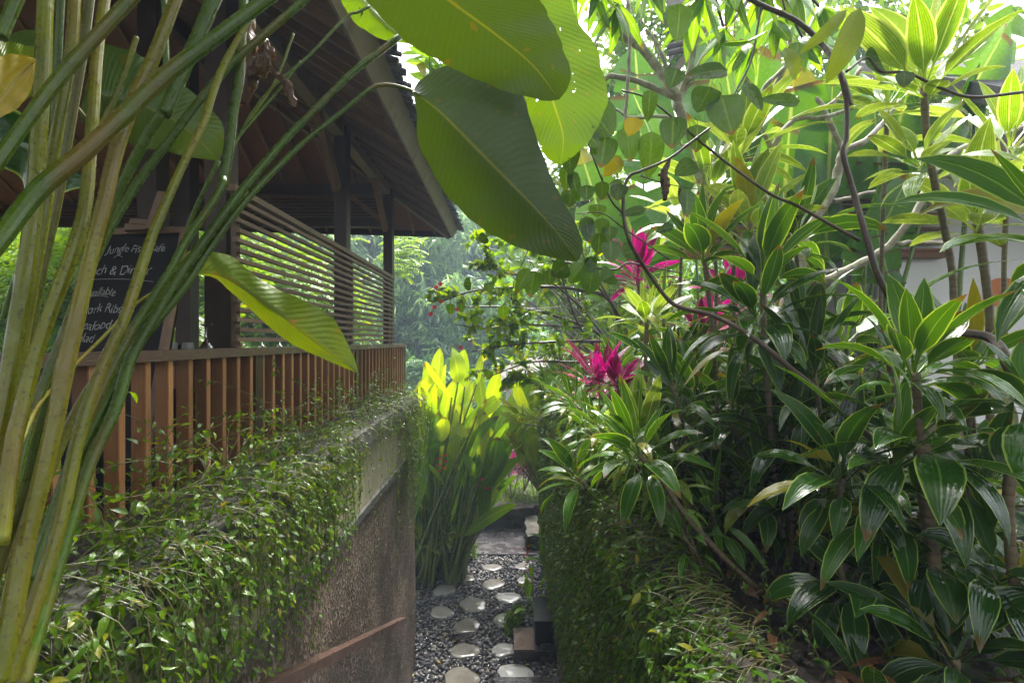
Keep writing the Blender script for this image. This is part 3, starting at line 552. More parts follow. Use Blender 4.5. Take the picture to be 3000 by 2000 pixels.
# ================================================================== house on the right
HS=empty('white_house',(4,5.3,3),'white walled house with grey stone column, timber louvre, window and dark curtain','house')
Yh=5.3
def hp(name,g,mat,parent=HS): return obj(name,g,mat,parent,False)
X0=P(2610,1000,Yh)[0]
g=Geo(); g.box((X0+.09,Yh,3.05),(9,Yh+.15,5.9)); hp('wall',g,M['white'])
g=Geo(); g.box((2.0,Yh+.02,4.98),(X0+.085,Yh+.14,5.6)); hp('wall',g,M['white'])
g=Geo(); g.box((2.2,Yh-.05,2.95),(9,Yh-.004,3.20)); hp('plinth',g,M['fascia'])
a=P(2400,1000,Yh-.3)[0]; b=P(2468,1000,Yh-.3)[0]
g=Geo(); g.box((a,Yh-.3,3.0),(b,Yh-.02,6.2)); hp('column',g,M['gcol'])
g=Geo(); g.box((X0+.0,Yh-.03,3.2),(X0+.07,Yh+.1,4.97)); g.box((b+.01,Yh-.03,4.80),(X0-.005,Yh+.1,4.90)); WN=hp('window',g,M['wood'])
g=Geo(); g.box((b,Yh+.12,3.1),(X0,Yh+.14,4.8)); obj('pane',g,M['pane'],WN,False)
g=Geo(); 
xs=np.linspace(b+.01,X0-.01,80); v=np.array([[(x,Yh+.06+.02*math.sin(x*70),z) for x in xs] for z in (3.12,4.0,4.79)]); g.grid(v,np.zeros((3,80,2))); obj('curtain',g,M['curtain'],WN)
LV=None
for i in range(9):
    z=5.02+.075*i; g=Geo(); g.box((1.9,Yh-.10,z),(4.6,Yh-.02,z+.03),r=rng.random()); o_=hp('louvre_slat',g,M['wood'])
g=Geo(); g.box((1.9,Yh-.13,4.95),(4.62,Yh-.01,5.01)); hp('louvre_frame',g,M['wood'])
# eave on the far right : beam, thatch
g=Geo(); g.hexa([(3.95,3.9,5.55),(8,3.1,5.5),(8,3.3,5.5),(3.95,4.1,5.55),(3.95,3.9,5.78),(8,3.1,5.73),(8,3.3,5.73),(3.95,4.1,5.78)]); hp('eave_beam',g,M['fascia'])
g=Geo(); g.hexa([(3.95,3.75,5.79),(8,2.95,5.74),(8,8,8.4),(5.6,8,8.4),(3.95,3.75,5.97),(8,2.95,5.92),(8,8,8.6),(5.6,8,8.6)]); hp('roof',g,M['thatch'])
# carved painting on wall
c=P(2905,870,Yh-.03)
PT=empty('painted_wall_carving',c,'orange painted carved panel with pink flowers and a pale cloth below, on the white wall','wall ornament')
def at(px,py,y=Yh-.03): return P(px,py,y)
g=Geo(); lo=at(2888,895);hi=at(2990,845); g.box((lo[0],Yh-.03,lo[2]),(hi[0],Yh-.004,hi[2])); 
th=np.linspace(0,math.pi,24); cc=(lo+hi)/2; rw=(hi[0]-lo[0])/2
v=np.array([[(cc[0]+f*rw*math.cos(t),Yh-.03,hi[2]+f*rw*.62*math.sin(t)) for t in th] for f in (0.001,1)]); g.grid(v,np.zeros((2,24,2))); obj('carved_panel',g,M['orange'],PT,False)
g=Geo(); a_=at(2845,896);b_=at(2992,880); g.box((a_[0],Yh-.05,a_[2]),(b_[0],Yh-.032,b_[2])); obj('shelf_board',g,M['orange'],PT,False)
g=Geo()
for (fx,fy,rr_) in ((2934,862,.036),(2975,850,.022),(2965,885,.026),(2905,870,.02)):
    f=at(fx,fy,Yh-.034)
    g=Geo()
    for k_ in range(9):
        t=k_*.698; g.leaflets([f],[(math.cos(t),0,math.sin(t))],[(0,-1,0)],rr_,rr_*.5,.5,0,0)
    obj('painted_flower',g,M['mag'],PT)
g=Geo(); a_=at(2865,938);b_=at(2980,897); v=np.array([[(x,Yh-.03+.008*math.sin(x*60),z) for x in np.linspace(a_[0],b_[0],20)] for z in (a_[2],b_[2])]); g.grid(v,np.zeros((2,20,2))); obj('cloth',g,M['crm'],PT)
# second upper building glimpsed top centre: dark soffit + pale post
g=Geo(); a1=P(1925,0,9);
U=empty('upper_building',P(1960,100,9),'dark slatted eave of a building glimpsed between the branches at the top','building')
g=Geo(); g.hexa([P(1950,-200,9),P(2060,-200,8),P(2000,130,8),P(1960,185,9),P(1950,-200,9.3),P(2060,-200,8.3),P(2000,130,8.3),P(1960,185,9.3)]); obj('soffit',g,M['wooddk'],U,False)
for i in range(7):
    g=Geo(); g.bar(P(1955,40+i*20,8.1),P(2035,20+i*20,7.85),.05,.05); obj('soffit_slat',g,M['wooddk'],U,False)
g=Geo(); g.bar(P(1965,230,8.6),P(2060,90,8.6),.12,.12); obj('fascia_board',g,M['fascia'],U,False)
# far small house centre
FH=empty('small_far_house',P(1560,1150,15),'small hazy garden house with pinkish tiled roof and white corner post beyond the shrubs','house')
g=Geo(); 
e0=P(1450,1130,14);e1=P(1640,1082,16);r0=P(1500,1065,18);r1=P(1680,1040,19)
g.hexa([e0,e1,r1,r0,e0+(0,0,.12),e1+(0,0,.12),r1+(0,0,.12),r0+(0,0,.12)]); obj('roof',g,M['tile'],FH,False)
g=Geo(); g.bar(P(1455,1140,14),P(1645,1090,16),.14,.16); obj('fascia_board',g,M['rafter'],FH,False)
c=P(1491,1175,14.4); g=Geo(); g.box((c[0]-.09,14.3,c[2]-1.0),(c[0]+.09,14.5,c[2]+.9)); g.box((c[0]-.15,14.24,c[2]-1.1),(c[0]+.15,14.56,c[2]-.95)); obj('post',g,M['white'],FH,False)
g=Geo(); g.add([P(1520,1110,17),P(1900,1100,17),P(1900,1330,14.6),P(1540,1200,14.6)],[[0,1,2,3]],[(0,0),(1,0),(1,1),(0,1)],.5); obj('lower_roof',g,M['tile'],FH,False)
g=Geo(); g.box((c[0]+.6,15,0),(5,15.2,2.3)); obj('wall',g,M['gcol'],FH,False)
# ================================================================== plant builders
def leafstrip(g,pts,nrm,W,prof,r,na=4,fold=.25,roll=.0):
    pts=np.asarray(pts); n=len(pts); t=np.gradient(pts,axis=0); t/=np.linalg.norm(t,axis=1)[:,None]
    nr=np.asarray(nrm,float); vs=np.zeros((n,na+1,3)); us=np.zeros((n,na+1,2)); b=np.linspace(-1,1,na+1)
    for i in range(n):
        nr=vnorm(nr-t[i]*np.dot(nr,t[i])); sd=np.cross(t[i],nr); w=W*.5*prof[i]
        if roll: a=roll*i/n; sd2=sd*math.cos(a)+nr*math.sin(a); up=np.cross(sd2,t[i])
        else: sd2=sd; up=nr
        vs[i]=pts[i]+sd2*(w*b)[:,None]+up*(w*fold*(np.abs(b)-.35*b*b*0)-w*.35*fold*b**2)[:,None]
        us[i,:,0]=i/(n-1); us[i,:,1]=(b+1)/2
    g.grid(vs,us,r)
def cprof(n,pet=.25,tip=1.,pw=.10):
    s=np.linspace(0,1,n); p=np.where(s<pet,pw,0.); q=np.clip((s-pet)/(1-pet),0,1); f=np.sin(math.pi*q**.72)**.8
    return np.maximum(np.maximum(p,f),np.where(s>.98,.02,pw*(s<.9)*.9+.02))
def rosette(g,c,axis,n,L,W,rg,droop=1.,op=(.12,1.5),pet=.25,spread=.10,N_=9,fold=.3,na=4,phi0=None,lenvar=.25):
    axis=vnorm(axis); a=np.cross(axis,(0,1,0)); a=vnorm(a if np.linalg.norm(a)>.1 else np.cross(axis,(1,0,0))); b=np.cross(axis,a); ph0=rg.uniform(0,6.28) if phi0 is None else phi0
    pr=cprof(N_,pet)
    for i in range(n):
        f=i/max(1,n-1); th=op[0]+(op[1]-op[0])*f**.85+rg.normal(0,.08); ph=ph0+i*2.4+rg.normal(0,.15)
        d=axis*math.cos(th)+(a*math.cos(ph)+b*math.sin(ph))*math.sin(th); l=L*(.62+.38*math.sin(math.pi*min(1,.15+f*.85)))*rg.uniform(1-lenvar,1+lenvar)
        nm=axis-d*np.dot(axis,d); nm=vnorm(nm if np.linalg.norm(nm)>.05 else a)
        p=np.asarray(c,float)-axis*spread*f; pts=[p]; ds=l/(N_-1); gz=droop*(.35+1.3*f)*rg.uniform(.6,1.4)
        side=np.cross(d,nm)*rg.normal(0,.25)
        for k in range(N_-1):
            s=k/(N_-1); d=vnorm(d+(np.array((0,0,-1.))*gz*(.25+1.1*s)+side)*(1.0/(N_-1))*1.3); pts.append(pts[-1]+d*ds)
        leafstrip(g,pts,nm,W*(.75+.25*l/L)*rg.uniform(.8,1.15),pr,rg.random(),na,fold*rg.uniform(.5,1.3),rg.normal(0,.5))
def resc(pts,n=None): return cr(pts,n or max(6,len(pts)*4))
# ================================================================== foreground tall clump, left
CL=empty('giant_ginger_clump',(-.55,.8,2.6),'tall clump of thick green and yellow stalks with huge drooping leaves in the left foreground','tall plant')
ST=[ # (points px,py) , depth start,end, width px start,end, tone, mat
 ([(400,-20),(270,120),(165,240),(60,380),(-40,520)],.80,.66,36,42,.2,'stalkg'),
 ([(800,-16),(640,105),(480,225),(350,350),(230,460),(110,560),(0,700),(-70,780)],.95,.62,34,62,.1,'stalkg'),
 ([(904,-10),(760,115),(670,196),(571,312),(504,402),(402,536),(312,688),(250,820),(180,1000),(100,1200),(20,1500)],1.15,.8,22,32,.2,'stalkg'),
 ([(741,40),(647,210),(594,366),(536,482),(473,625),(442,700),(393,850),(357,953),(312,1046),(268,1158),(224,1302),(168,1557),(77,1838),(10,2020)],.98,.62,18,52,.95,'stalk'),
 ([(630,-10),(549,178),(491,312),(478,335)],1.05,.95,46,42,.1,'stalkg'),
 ([(478,330),(446,370),(393,469),(330,594),(300,680),(240,860),(190,1000),(120,1240),(50,1500),(-40,1780)],.95,.85,32,28,.2,'stalkg'),
 ([(518,-10),(446,178),(393,290),(339,446),(303,600),(268,734),(223,935),(187,1090),(168,1200),(122,1404),(76,1582),(25,1863),(-10,2020)],.85,.6,32,60,.8,'stalk'),
 ([(134,-10),(125,200),(110,446),(100,600),(71,823),(40,1000),(13,1180),(-20,1340),(-70,1560)],.78,.66,44,50,.6,'stalk'),
 ([(178,-10),(165,250),(150,500),(128,720),(105,900),(60,1150),(0,1430),(-60,1680)],.86,.86,24,24,.4,'stalkg'),
 ([(219,-10),(210,134),(179,312),(147,491),(120,670),(80,900),(30,1200),(-20,1420),(-70,1640)],.82,.7,34,42,.7,'stalk'),
 ([(263,-10),(245,134),(223,268),(192,446),(165,600),(130,760),(90,940),(50,1150),(-10,1400),(-70,1620)],.9,.8,28,30,.5,'stalkg'),
 ([(310,-20),(285,150),(268,400),(250,600),(214,734),(156,890),(103,1046),(58,1225),(40,1300),(0,1600)],.9,.62,26,50,.85,'stalk'),
 ([(50,-10),(0,110)],.7,.68,40,40,.3,'stalkg'),
 ([(176,263),(240,330),(285,402)],.9,.95,9,8,1.,'stalk'),
 ([(480,-10),(485,110),(487,220)],1.1,1.1,18,18,.2,'stalkg'),
 ([(400,110),(370,200),(330,300),(270,420)],1.05,1.,16,18,.6,'stalk'),
 ([(75,745),(40,830),(10,930)],1.0,1.,14,16,.3,'stalkg'),
 ([(1180,100),(1116,150),(1035,210),(939,306),(834,411),(700,569),(610,690),(530,800),(440,950),(379,1060),(337,1200),(265,1353),(214,1506),(140,1750),(60,2020)],1.33,.68,19,46,.05,'stalkg'),
 ([(1209,268),(1169,254),(1116,249),(1073,268),(1006,325),(901,407),(796,507),(700,612),(620,720),(540,840),(446,957),(390,1030),(300,1200),(200,1400),(110,1650)],1.35,.78,12,40,.15,'stalkg'),
 ([(1083,19),(1050,36),(1011,53),(906,163),(834,225),(796,258),(740,330),(700,400),(675,440)],1.35,1.1,9,11,.3,'stalkg'),
 ([(714,-10),(705,200),(687,312),(670,446),(652,545)],1.12,1.05,24,30,.1,'stalkg'),
 ([(655,520),(652,540),(615,605),(550,697),(500,790),(430,900),(370,1000),(280,1180),(190,1400),(90,1700)],1.04,.76,24,34,.2,'stalkg'),
 ([(640,470),(560,640),(520,760),(440,880),(330,1100),(235,1350),(120,1650),(30,1990)],1.1,1.0,14,20,.5,'stalkg'),
 ([(560,803),(500,830),(400,890),(300,990),(200,1090),(110,1190),(60,1300)],1.12,.8,9,14,1.,'stalk'),
 ([(560,740),(440,900),(330,1040),(225,1200),(122,1440),(51,1640),(5,1850),(-30,2040)],1.12,.72,16,46,.5,'stalk'),
 ([(860,100),(800,250),(690,420),(640,560)],1.2,1.1,8,10,.5,'stalk'),
 ([(880,180),(820,260),(760,330),(700,400)],1.2,1.12,8,10,.7,'stalkg'),
]
for pts,d0,d1,w0,w1,tone,mt in ST:
    if pts[0][1]<=0:
        e=np.array(pts[0],float)-np.array(pts[1],float); e=e/np.linalg.norm(e); pts=[tuple(np.array(pts[0])+e*420)]+list(pts); d0=d0+.05
    n=70; c=resamp(pts,n); t=np.linspace(0,1,n); D=d0+(d1-d0)*t
    p3=np.array([P(c[i,0],c[i,1],D[i]) for i in range(n)]); rad=(w0+(w1-w0)*t)/2*D/F*.88
    rad=rad*(1+.03*np.sin(t*23+w0))
    # node swellings
    if w0>24: rad=rad*(1+.09*np.exp(-((t-.62)/.02)**2))
    g=Geo(); g.tube(p3,rad,14,tone); obj('stalk',g,M[mt],CL)
def bigleaf(left,mid,right,D,mt,name='leaf',N_=30,na=5,sag=.05,tone=.5,par=None,seed=1,wav=.006,label=None,holes=()):
    """D=(depth base, depth tip)"""
    r=np.random.default_rng(seed); A=resamp(left,N_);B=resamp(mid,N_);C=resamp(right,N_); rows=[];us=[]
    for i in range(N_):
        t=i/(N_-1); d=D[0]+(D[1]-D[0])*t; row=[];u=[]
        for half,(p,q,sg) in enumerate(((A[i],B[i],-1),(B[i],C[i],1))):
            for k in range(na if half==0 else na+1):
                f=k/na; v=(f-1) if half==0 else f; pp=p+(q-p)*f
                edge=1+ (0 if abs(v)<.97 else .012*math.sin(i*2.1)+.01*math.sin(i*5.3))
                pp=B[i]+(pp-B[i])*edge
                dd=d+sag*(abs(v)**1.4)*math.sin(math.pi*min(1,t+.1))+wav*math.sin(i*.9+sg*v*2)*abs(v)-.0045*math.exp(-(v/.05)**2)
                row.append(P(pp[0],pp[1],dd)); u.append((t,(v+1)/2))
        rows.append(row);us.append(u)
    g=Geo(); g.grid(np.array(rows),np.array(us),tone); o=obj(name,g,M[mt],par)
    if label:o['label']=label
    return o
bigleaf([(1073,0),(1010,-60),(1073,0),(1174,110),(1308,191),(1466,263),(1542,282),(1595,297),(1638,292)][1:],[(1160,-140),(1240,-60),(1327,10),(1446,96),(1561,191),(1638,292)],[(1450,-140),(1571,-10),(1609,48),(1638,110),(1657,163),(1671,201),(1666,254),(1638,292)],(1.15,1.42),'big',par=CL,tone=.3,label='huge leaf hanging from the top centre')
bigleaf([(1210,268),(1221,335),(1226,421),(1269,507),(1322,588),(1394,655),(1489,713),(1585,746),(1650,762),(1690,766)],[(1209,268),(1290,330),(1380,420),(1470,510),(1560,600),(1640,690),(1692,766)],[(1210,266),(1226,239),(1298,196),(1420,200),(1500,235),(1540,300),(1570,400),(1600,480),(1638,565),(1686,655),(1708,708),(1704,750),(1694,766)],(1.36,1.5),'big',par=CL,tone=.0,seed=2,label='largest drooping leaf, dark green with a pointed tip')
bigleaf([(1380,-40),(1450,120),(1500,220),(1545,330),(1595,455),(1640,482)],[(1480,-60),(1560,120),(1620,300),(1650,400),(1642,482)],[(1600,-80),(1657,-5),(1709,86),(1743,130),(1762,191),(1778,260),(1775,320),(1735,400),(1690,450),(1644,484)],(1.7,1.8),'bigh',par=CL,tone=.9,seed=3,label='light green leaf with small holes behind the hanging leaf')
bigleaf([(987,-16),(1035,62),(1073,91),(1116,115),(1160,124),(1200,129)],[(1040,-20),(1068,14),(1120,66),(1202,131)],[(1085,-10),(1160,50),(1206,132)],(1.5,1.5),'bigh',par=CL,tone=.9,seed=4,label='leaf with browned ragged lower edge')
bigleaf([(250,255),(286,138),(335,136),(388,152),(464,196),(536,250),(603,304),(652,366),(655,430),(643,471)],[(250,263),(357,290),(446,321),(536,370),(643,471)],[(240,300),(240,357),(312,384),(393,424),(491,446),(580,464),(643,471)],(1.4,1.55),'big',par=CL,tone=.35,seed=5)
bigleaf([(554,800),(594,747),(625,738),(683,752),(714,779),(750,810),(804,841),(870,872),(937,904),(982,939),(1005,980),(1038,1047),(1050,1092)],[(552,802),(640,806),(720,850),(820,920),(920,1000),(1050,1093)],[(554,805),(625,812),(670,850),(732,904),(804,971),(870,1015),(937,1046),(1000,1073),(1050,1094)],(1.14,1.12),'bigy',par=CL,tone=.3,seed=6,sag=.03,label='yellowing leaf drooping over the railing')
bigleaf([(-30,110),(30,122),(89,138),(179,165)],[(-30,200),(60,200),(180,168)],[(-30,310),(60,300),(120,250),(180,172)],(.95,.95),'bigy',par=CL,tone=.2,seed=7)
bigleaf([(20,130),(45,95),(110,90),(160,130)],[(10,150),(80,140),(170,150)],[(10,170),(80,170),(170,160)],(1.1,1.1),'big',par=CL,tone=.2,seed=8)
bigleaf([(-20,300),(60,330),(150,430),(200,500),(280,530)],[(-20,420),(100,430),(200,490),(284,534)],[(-20,480),(60,520),(90,600),(200,560),(286,538)],(1.7,1.7),'corddk',par=CL,tone=.2,seed=9)
bigleaf([(102,172),(60,160),(0,166),(-60,230)],[(104,174),(40,230),(-10,300),(-60,360)],[(104,176),(95,250),(60,310),(0,345),(-60,370)],(.72,.66),'yel',par=CL,tone=.4,seed=10,sag=.01,wav=.001,label='mottled yellow leaf at the left edge')
# dried bracts
def crumple(name,pts,wd,Y,par,seed,mt='dead'):
    r=np.random.default_rng(seed); c=resamp(pts,16); g=Geo()
    for lay in range(3):
        rows=[];us=[]
        for i in range(16):
            w_=wd*(.25+.75*math.sin(math.pi*(i+.7)/17))*r.uniform(.75,1.2); row=[]
            for k in range(7):
                a=k/6*math.pi*1.3+lay*2.1+i*.12; rr=w_*.5*(1+.25*r.normal()); row.append(P(c[i,0]+rr*math.cos(a),c[i,1]+rr*.4*math.sin(a),Y)+np.array((0,rr*math.sin(a)*Y/F,0)))
            rows.append(row); us.append([(i/15,k/6) for k in range(7)])
        g.grid(np.array(rows),np.array(us),r.random())
    return obj(name,g,M[mt],par)
crumple('dried_bract',[(735,35),(725,110),(740,190),(720,270),(705,300)],46,1.2,CL,1)
crumple('dried_bract',[(775,110),(780,160),(760,210),(735,230)],40,1.18,CL,2)
crumple('dried_bract',[(800,215),(835,240),(850,280),(862,318)],26,1.15,CL,3)
# ================================================================== creeping vines (stuff)
def vine(name,mt,smt,strands,label,leafL,seed,dens,wall_x=None,side=1):
    r=np.random.default_rng(seed); gl=Geo(); gs=Geo(); PP=[];DD=[];NN=[];LL=[]
    for (p,d,l,gz) in strands:
        n=max(5,int(l/.05)); pts=[np.array(p,float)]; d=vnorm(d); ds=l/n
        for k in range(n):
            d=vnorm(d+np.array((0,0,-gz*ds))+r.normal(0,.09,3)); q=pts[-1]+d*ds
            if wall_x is not None:
                if side>0 and q[0]<wall_x and q[2]<3.35: q[0]=wall_x+abs(r.normal(0,.012)); d[0]=abs(d[0])*.3
                if side<0 and q[0]>wall_x and q[2]<3.05: q[0]=wall_x-abs(r.normal(0,.012)); d[0]=-abs(d[0])*.3
            if wall_x is not None and q[2]<2.95:
                if side>0: q[0]=min(q[0],wall_x+.09)
                else: q[0]=max(q[0],wall_x-.07)
            elif wall_x is not None:
                q[0]=min(q[0],wall_x+.17) if side>0 else max(q[0],wall_x-.13)
            if q[2]<.05: break
            pts.append(q)
        if len(pts)<4: continue
        pts=np.array(pts); gs.tube(pts,np.linspace(.0020,.0008,len(pts)),4,r.random(),False)
        L=np.r_[0,np.cumsum(np.linalg.norm(np.diff(pts,axis=0),axis=1))]; m=int(L[-1]*dens)
        s=np.sort(r.uniform(0.02,L[-1],m)); 
        pos=np.stack([np.interp(s,L,pts[:,k]) for k in range(3)],1); tg=np.stack([np.interp(s,L,np.gradient(pts[:,k],L)) for k in range(3)],1)
        rd=r.normal(0,1,(m,3)); rd-=tg*np.sum(rd*tg,1)[:,None]; rd/=np.linalg.norm(rd,axis=1)[:,None]
        if wall_x is not None: rd[:,0]=np.where(pos[:,2]<3.,np.abs(rd[:,0])*side,rd[:,0])
        PP.append(pos);DD.append(rd*.9+tg*.55+r.normal(0,.2,(m,3)));NN.append(np.array((0,0,1.))+r.normal(0,.5,(m,3))+rd*.2);LL.append(leafL*r.uniform(.5,1.3,m)*(1-.35*s/L[-1]))
    PP,DD,NN,LL=map(np.concatenate,(PP,DD,NN,LL)); gl.leaflets(PP,DD,NN,LL,LL*.42,r.random(len(PP)),.35,.25)
    o=obj(name,gl,M[mt]); tag(o,label,'creeper',kind='stuff'); obj('vine_stems',gs,M[smt],o); print(name,len(PP)); return o
r=np.random.default_rng(21); S1=[];S1n=[]
for i in range(850):
    y=.8+5.3*r.random()**1.15; x=r.uniform(-1.38,-1.10); q=r.random(); T=S1n if y<2.9 else S1
    cl=.5+.5*math.sin(y*2.6+.6)*math.cos(y*5.3)
    if 2.3<y<6 and r.random()<.35: continue
    if q<.45:
        if r.random()>.35+.65*cl: continue
        l=r.uniform(.12,.5)+(cl*r.uniform(0,.7) if y<2.5 else (r.random()<.15)*r.uniform(.3,1.2))+(.9*r.random() if y<1.9 else 0)
        if y>3.2 and r.random()<.35: continue
        T.append(((x,y,3.39),(r.uniform(.5,1.2),r.normal(0,.5),r.uniform(.2,.9)),l+.2,r.uniform(6,13)))
    elif q<.80: T.append(((x,y,3.39),(r.normal(.2,.8),r.normal(0,.8),r.uniform(.1,1.2)),r.uniform(.15,.42),r.uniform(4,9)))
    elif y>1.3: T.append(((x,y,3.39),(r.normal(.05,.4),r.normal(0,.5),1.3),r.uniform(.2,.6)*(.6+.7*cl),r.uniform(1.5,5)))
for i in range(130):
    y=r.uniform(5.2,6.15); S1.append(((r.uniform(-1.38,-1.09),y,3.4),(r.normal(.4,.6),r.normal(.3,.7),r.uniform(.2,1.3)),r.uniform(.3,1.6),r.uniform(5,12)))
for i in range(190):
    y=r.uniform(.8,5.2); (S1n if y<2.9 else S1).append(((r.uniform(-1.4,-1.15),y,3.4),(r.normal(.35,.45),r.normal(.1,.6),1.3),r.uniform(.45,.95),r.uniform(2.0,4.5)))
for i in range(260):
    y=r.uniform(.75,3.2); S1n.append(((r.uniform(-1.2,-1.07),y,3.38),(r.uniform(.4,1.2),r.normal(0,.6),r.uniform(0,.9)),r.uniform(.25,.9),r.uniform(5,12)))
vine('creeping_vine','vine','vstem',S1,'light green creeping vine over the far half of the left wall coping',.030,5,34,XW+.025,1)
vine('creeping_vine','vine','vstem',S1n,'larger leaved trailing vine over the near end of the left wall',.044,15,30,XW+.025,1)
S2=[];S2n=[]
for i in range(1700):
    y=r.uniform(1.05,8.1); l=r.uniform(.3,1.3)+ (1.2*r.random() if y>3.5 else .2*r.random())
    (S2n if y<3.4 else S2).append(((r.uniform(.62,.90),y,3.1),(-r.uniform(.3,1.1),r.normal(0,.4),r.uniform(.0,.6)),l+.2,r.uniform(7,14)))
for i in range(800):
    y=r.uniform(3.4,8.1); S2.append(((.63,y,r.uniform(1.0,2.9)),(-r.uniform(.2,.6),r.normal(0,.3),-.3),r.uniform(.2,.6),r.uniform(5,10)))
for i in range(520):
    y=r.uniform(4.4,8.3); S2.append(((r.uniform(.66,1.2),y,3.05),(r.normal(-.2,.6),r.normal(0,.6),r.uniform(.6,1.4)),r.uniform(.2,.7),r.uniform(3,8)))
for i in range(520):
    y=r.uniform(2.3,8.2); (S2n if y<3.4 else S2).append(((r.uniform(.66,1.0),y,3.1),(r.normal(-.1,.8),r.normal(0,.9),r.uniform(.1,.9)),r.uniform(.15,.45),r.uniform(4,9)))
for i in range(620):
    y=r.uniform(2.6,7.0); (S2n if y<3.4 else S2).append(((r.uniform(.70,1.15),y,3.11),(r.normal(-.3,.9),r.normal(0,.9),r.uniform(.0,.5)),r.uniform(.2,.5),r.uniform(5,10)))
hv=vine('hanging_vine','vinedk','vstem',S2,'dense dark green small leaved vine curtain on the far part of the right wall',.05,6,30,.635,-1)
k=12000; y=r.uniform(3.0,8.1,k); z=3.1-r.random(k)**1.25*(1.0+.27*(y-2.6)+.3*np.sin(y*4)); z=np.maximum(z,.5)
g=Geo(); L_=r.uniform(.03,.065,k); g.leaflets(np.stack([.60+r.normal(0,.02,k),y,z],1),np.stack([-r.uniform(.2,1,k),r.normal(0,.6,k),r.normal(-.3,.5,k)],1),np.stack([-r.uniform(.2,1.,k),r.normal(-.2,.4,k),r.uniform(.3,1.2,k)],1),L_,L_*.5,r.random(k)); obj('outer_leaves',g,M['vine'],hv)
vine('hanging_vine','vinedk','vstem',S2n,'trailing dark vine with gaps over the near stone edge, bottom centre right',.048,16,30,.635,-1)
# dry grass tufts on the stone edge
g=Geo()
for i in range(220):
    y=r.choice([1.8,2.15,2.5,2.9,3.4,4.2])+r.normal(0,.12); b=np.array((r.uniform(.80,.92),y,3.08)); d=np.array((-r.uniform(.5,1.2),r.normal(0,.35),r.uniform(.5,1.1))); pts=[b]; d=vnorm(d); l=r.uniform(.25,.55)
    for k in range(9): d=vnorm(d+np.array((0,0,-.27))); pts.append(pts[-1]+d*l/9)
    g.tube(np.array(pts),np.linspace(.0018,.0007,10),4,r.random(),False)
tag(obj('dry_grass',g,M['straw']),'arching straw coloured grass blades on the rough stone edge','grass',kind='stuff')
k=5200; x=r.uniform(.82,3.2,k); y=r.uniform(1.2,6.5,k)
pebbles('soil_clods',np.stack([x,y],1),.017,1.4,M['soil'],'loose dark clods and crumbs of soil covering the bed',77,lambda p:np.full(len(p),3.0)+.03*np.sin(p[:,0]*9+p[:,1]*4)+.03*np.sin(p[:,1]*7-p[:,0]*3))
S3=[((r.uniform(.9,1.7),r.uniform(1.5,3.2),3.02),(r.normal(0,.5),r.normal(0,.5),1.2),r.uniform(.08,.22),2) for i in range(170)]
vine('weed','vinedk','vstem',S3,'small leafy weeds sprouting from the dark soil',.034,61,46)
k=420; g=Geo(); p=np.stack([r.uniform(.85,3.2,k),r.uniform(1.3,6,k),r.uniform(3.05,3.09,k)],1); g.leaflets(p,np.stack([r.normal(0,1,k),r.normal(0,1,k),r.normal(0,.15,k)],1),np.array((0,0,1.))+r.normal(0,.3,(k,3)),r.uniform(.05,.16,k),.035,r.random(k)); tag(obj('leaf_litter',g,M['dead']),'fallen brown leaves lying on the soil of the bed','leaf litter',kind='stuff')
# lawn
k=9000; x=r.uniform(-3.2,-.78,k); y=8.1+.5*(x+1.9)+r.random(k)**1.5*1.3; y+=r.normal(0,.03,k)
g=Geo(); g.leaflets(np.stack([x,y,np.full(k,.03)],1),np.stack([r.normal(0,.6,k),r.normal(0,.6,k),np.ones(k)],1),r.normal(0,1,(k,3)),r.uniform(.03,.09,k),.012,r.random(k))
k=5000; x=r.uniform(-3,3.5,k); y=r.uniform(11.1,13,k); g.leaflets(np.stack([x,y,np.full(k,.40)],1),np.stack([r.normal(0,.6,k),r.normal(0,.6,k),np.ones(k)],1),r.normal(0,1,(k,3)),r.uniform(.06,.2,k),.02,r.random(k))
tag(obj('grass',g,M['grass']),'low bright grass at the foot of the tall stems and on the far bank','grass',kind='stuff')
# weeds on soil right
def rock(c,s,seed,label):
    rr=np.random.default_rng(seed); g=Geo(); a=np.linspace(-math.pi/2,math.pi/2,9); b=np.linspace(0,2*math.pi,15); A,B=np.meshgrid(a,b,indexing='ij'); ph=rr.uniform(0,6,4)
    q=1+.22*np.sin(2*B+ph[0]+A)+.15*np.sin(3*B+ph[1]-2*A)+.1*np.sin(4*A+ph[2]); q[:,-1]=q[:,0]; q[0]=q[0,0]; q[-1]=q[-1,0]
    v=np.stack([c[0]+s*q*np.cos(A)*np.cos(B),c[1]+s*.8*q*np.cos(A)*np.sin(B),c[2]+s*.85*q*np.sin(A)],-1); g.grid(v,np.stack([A,B],-1)); tag(obj('boulder',g,M['rock']),label,'rock','dark boulders under the heliconias')
rock((-1.75,8.55,.10),.26,1,'dark wet boulder nearest the left wall under the heliconias'); rock((-1.32,8.75,.18),.27,2,'upright angular boulder in the middle of the row'); rock((-.98,8.98,.14),.25,3,'boulder beside the thick green stems, right end of the row')
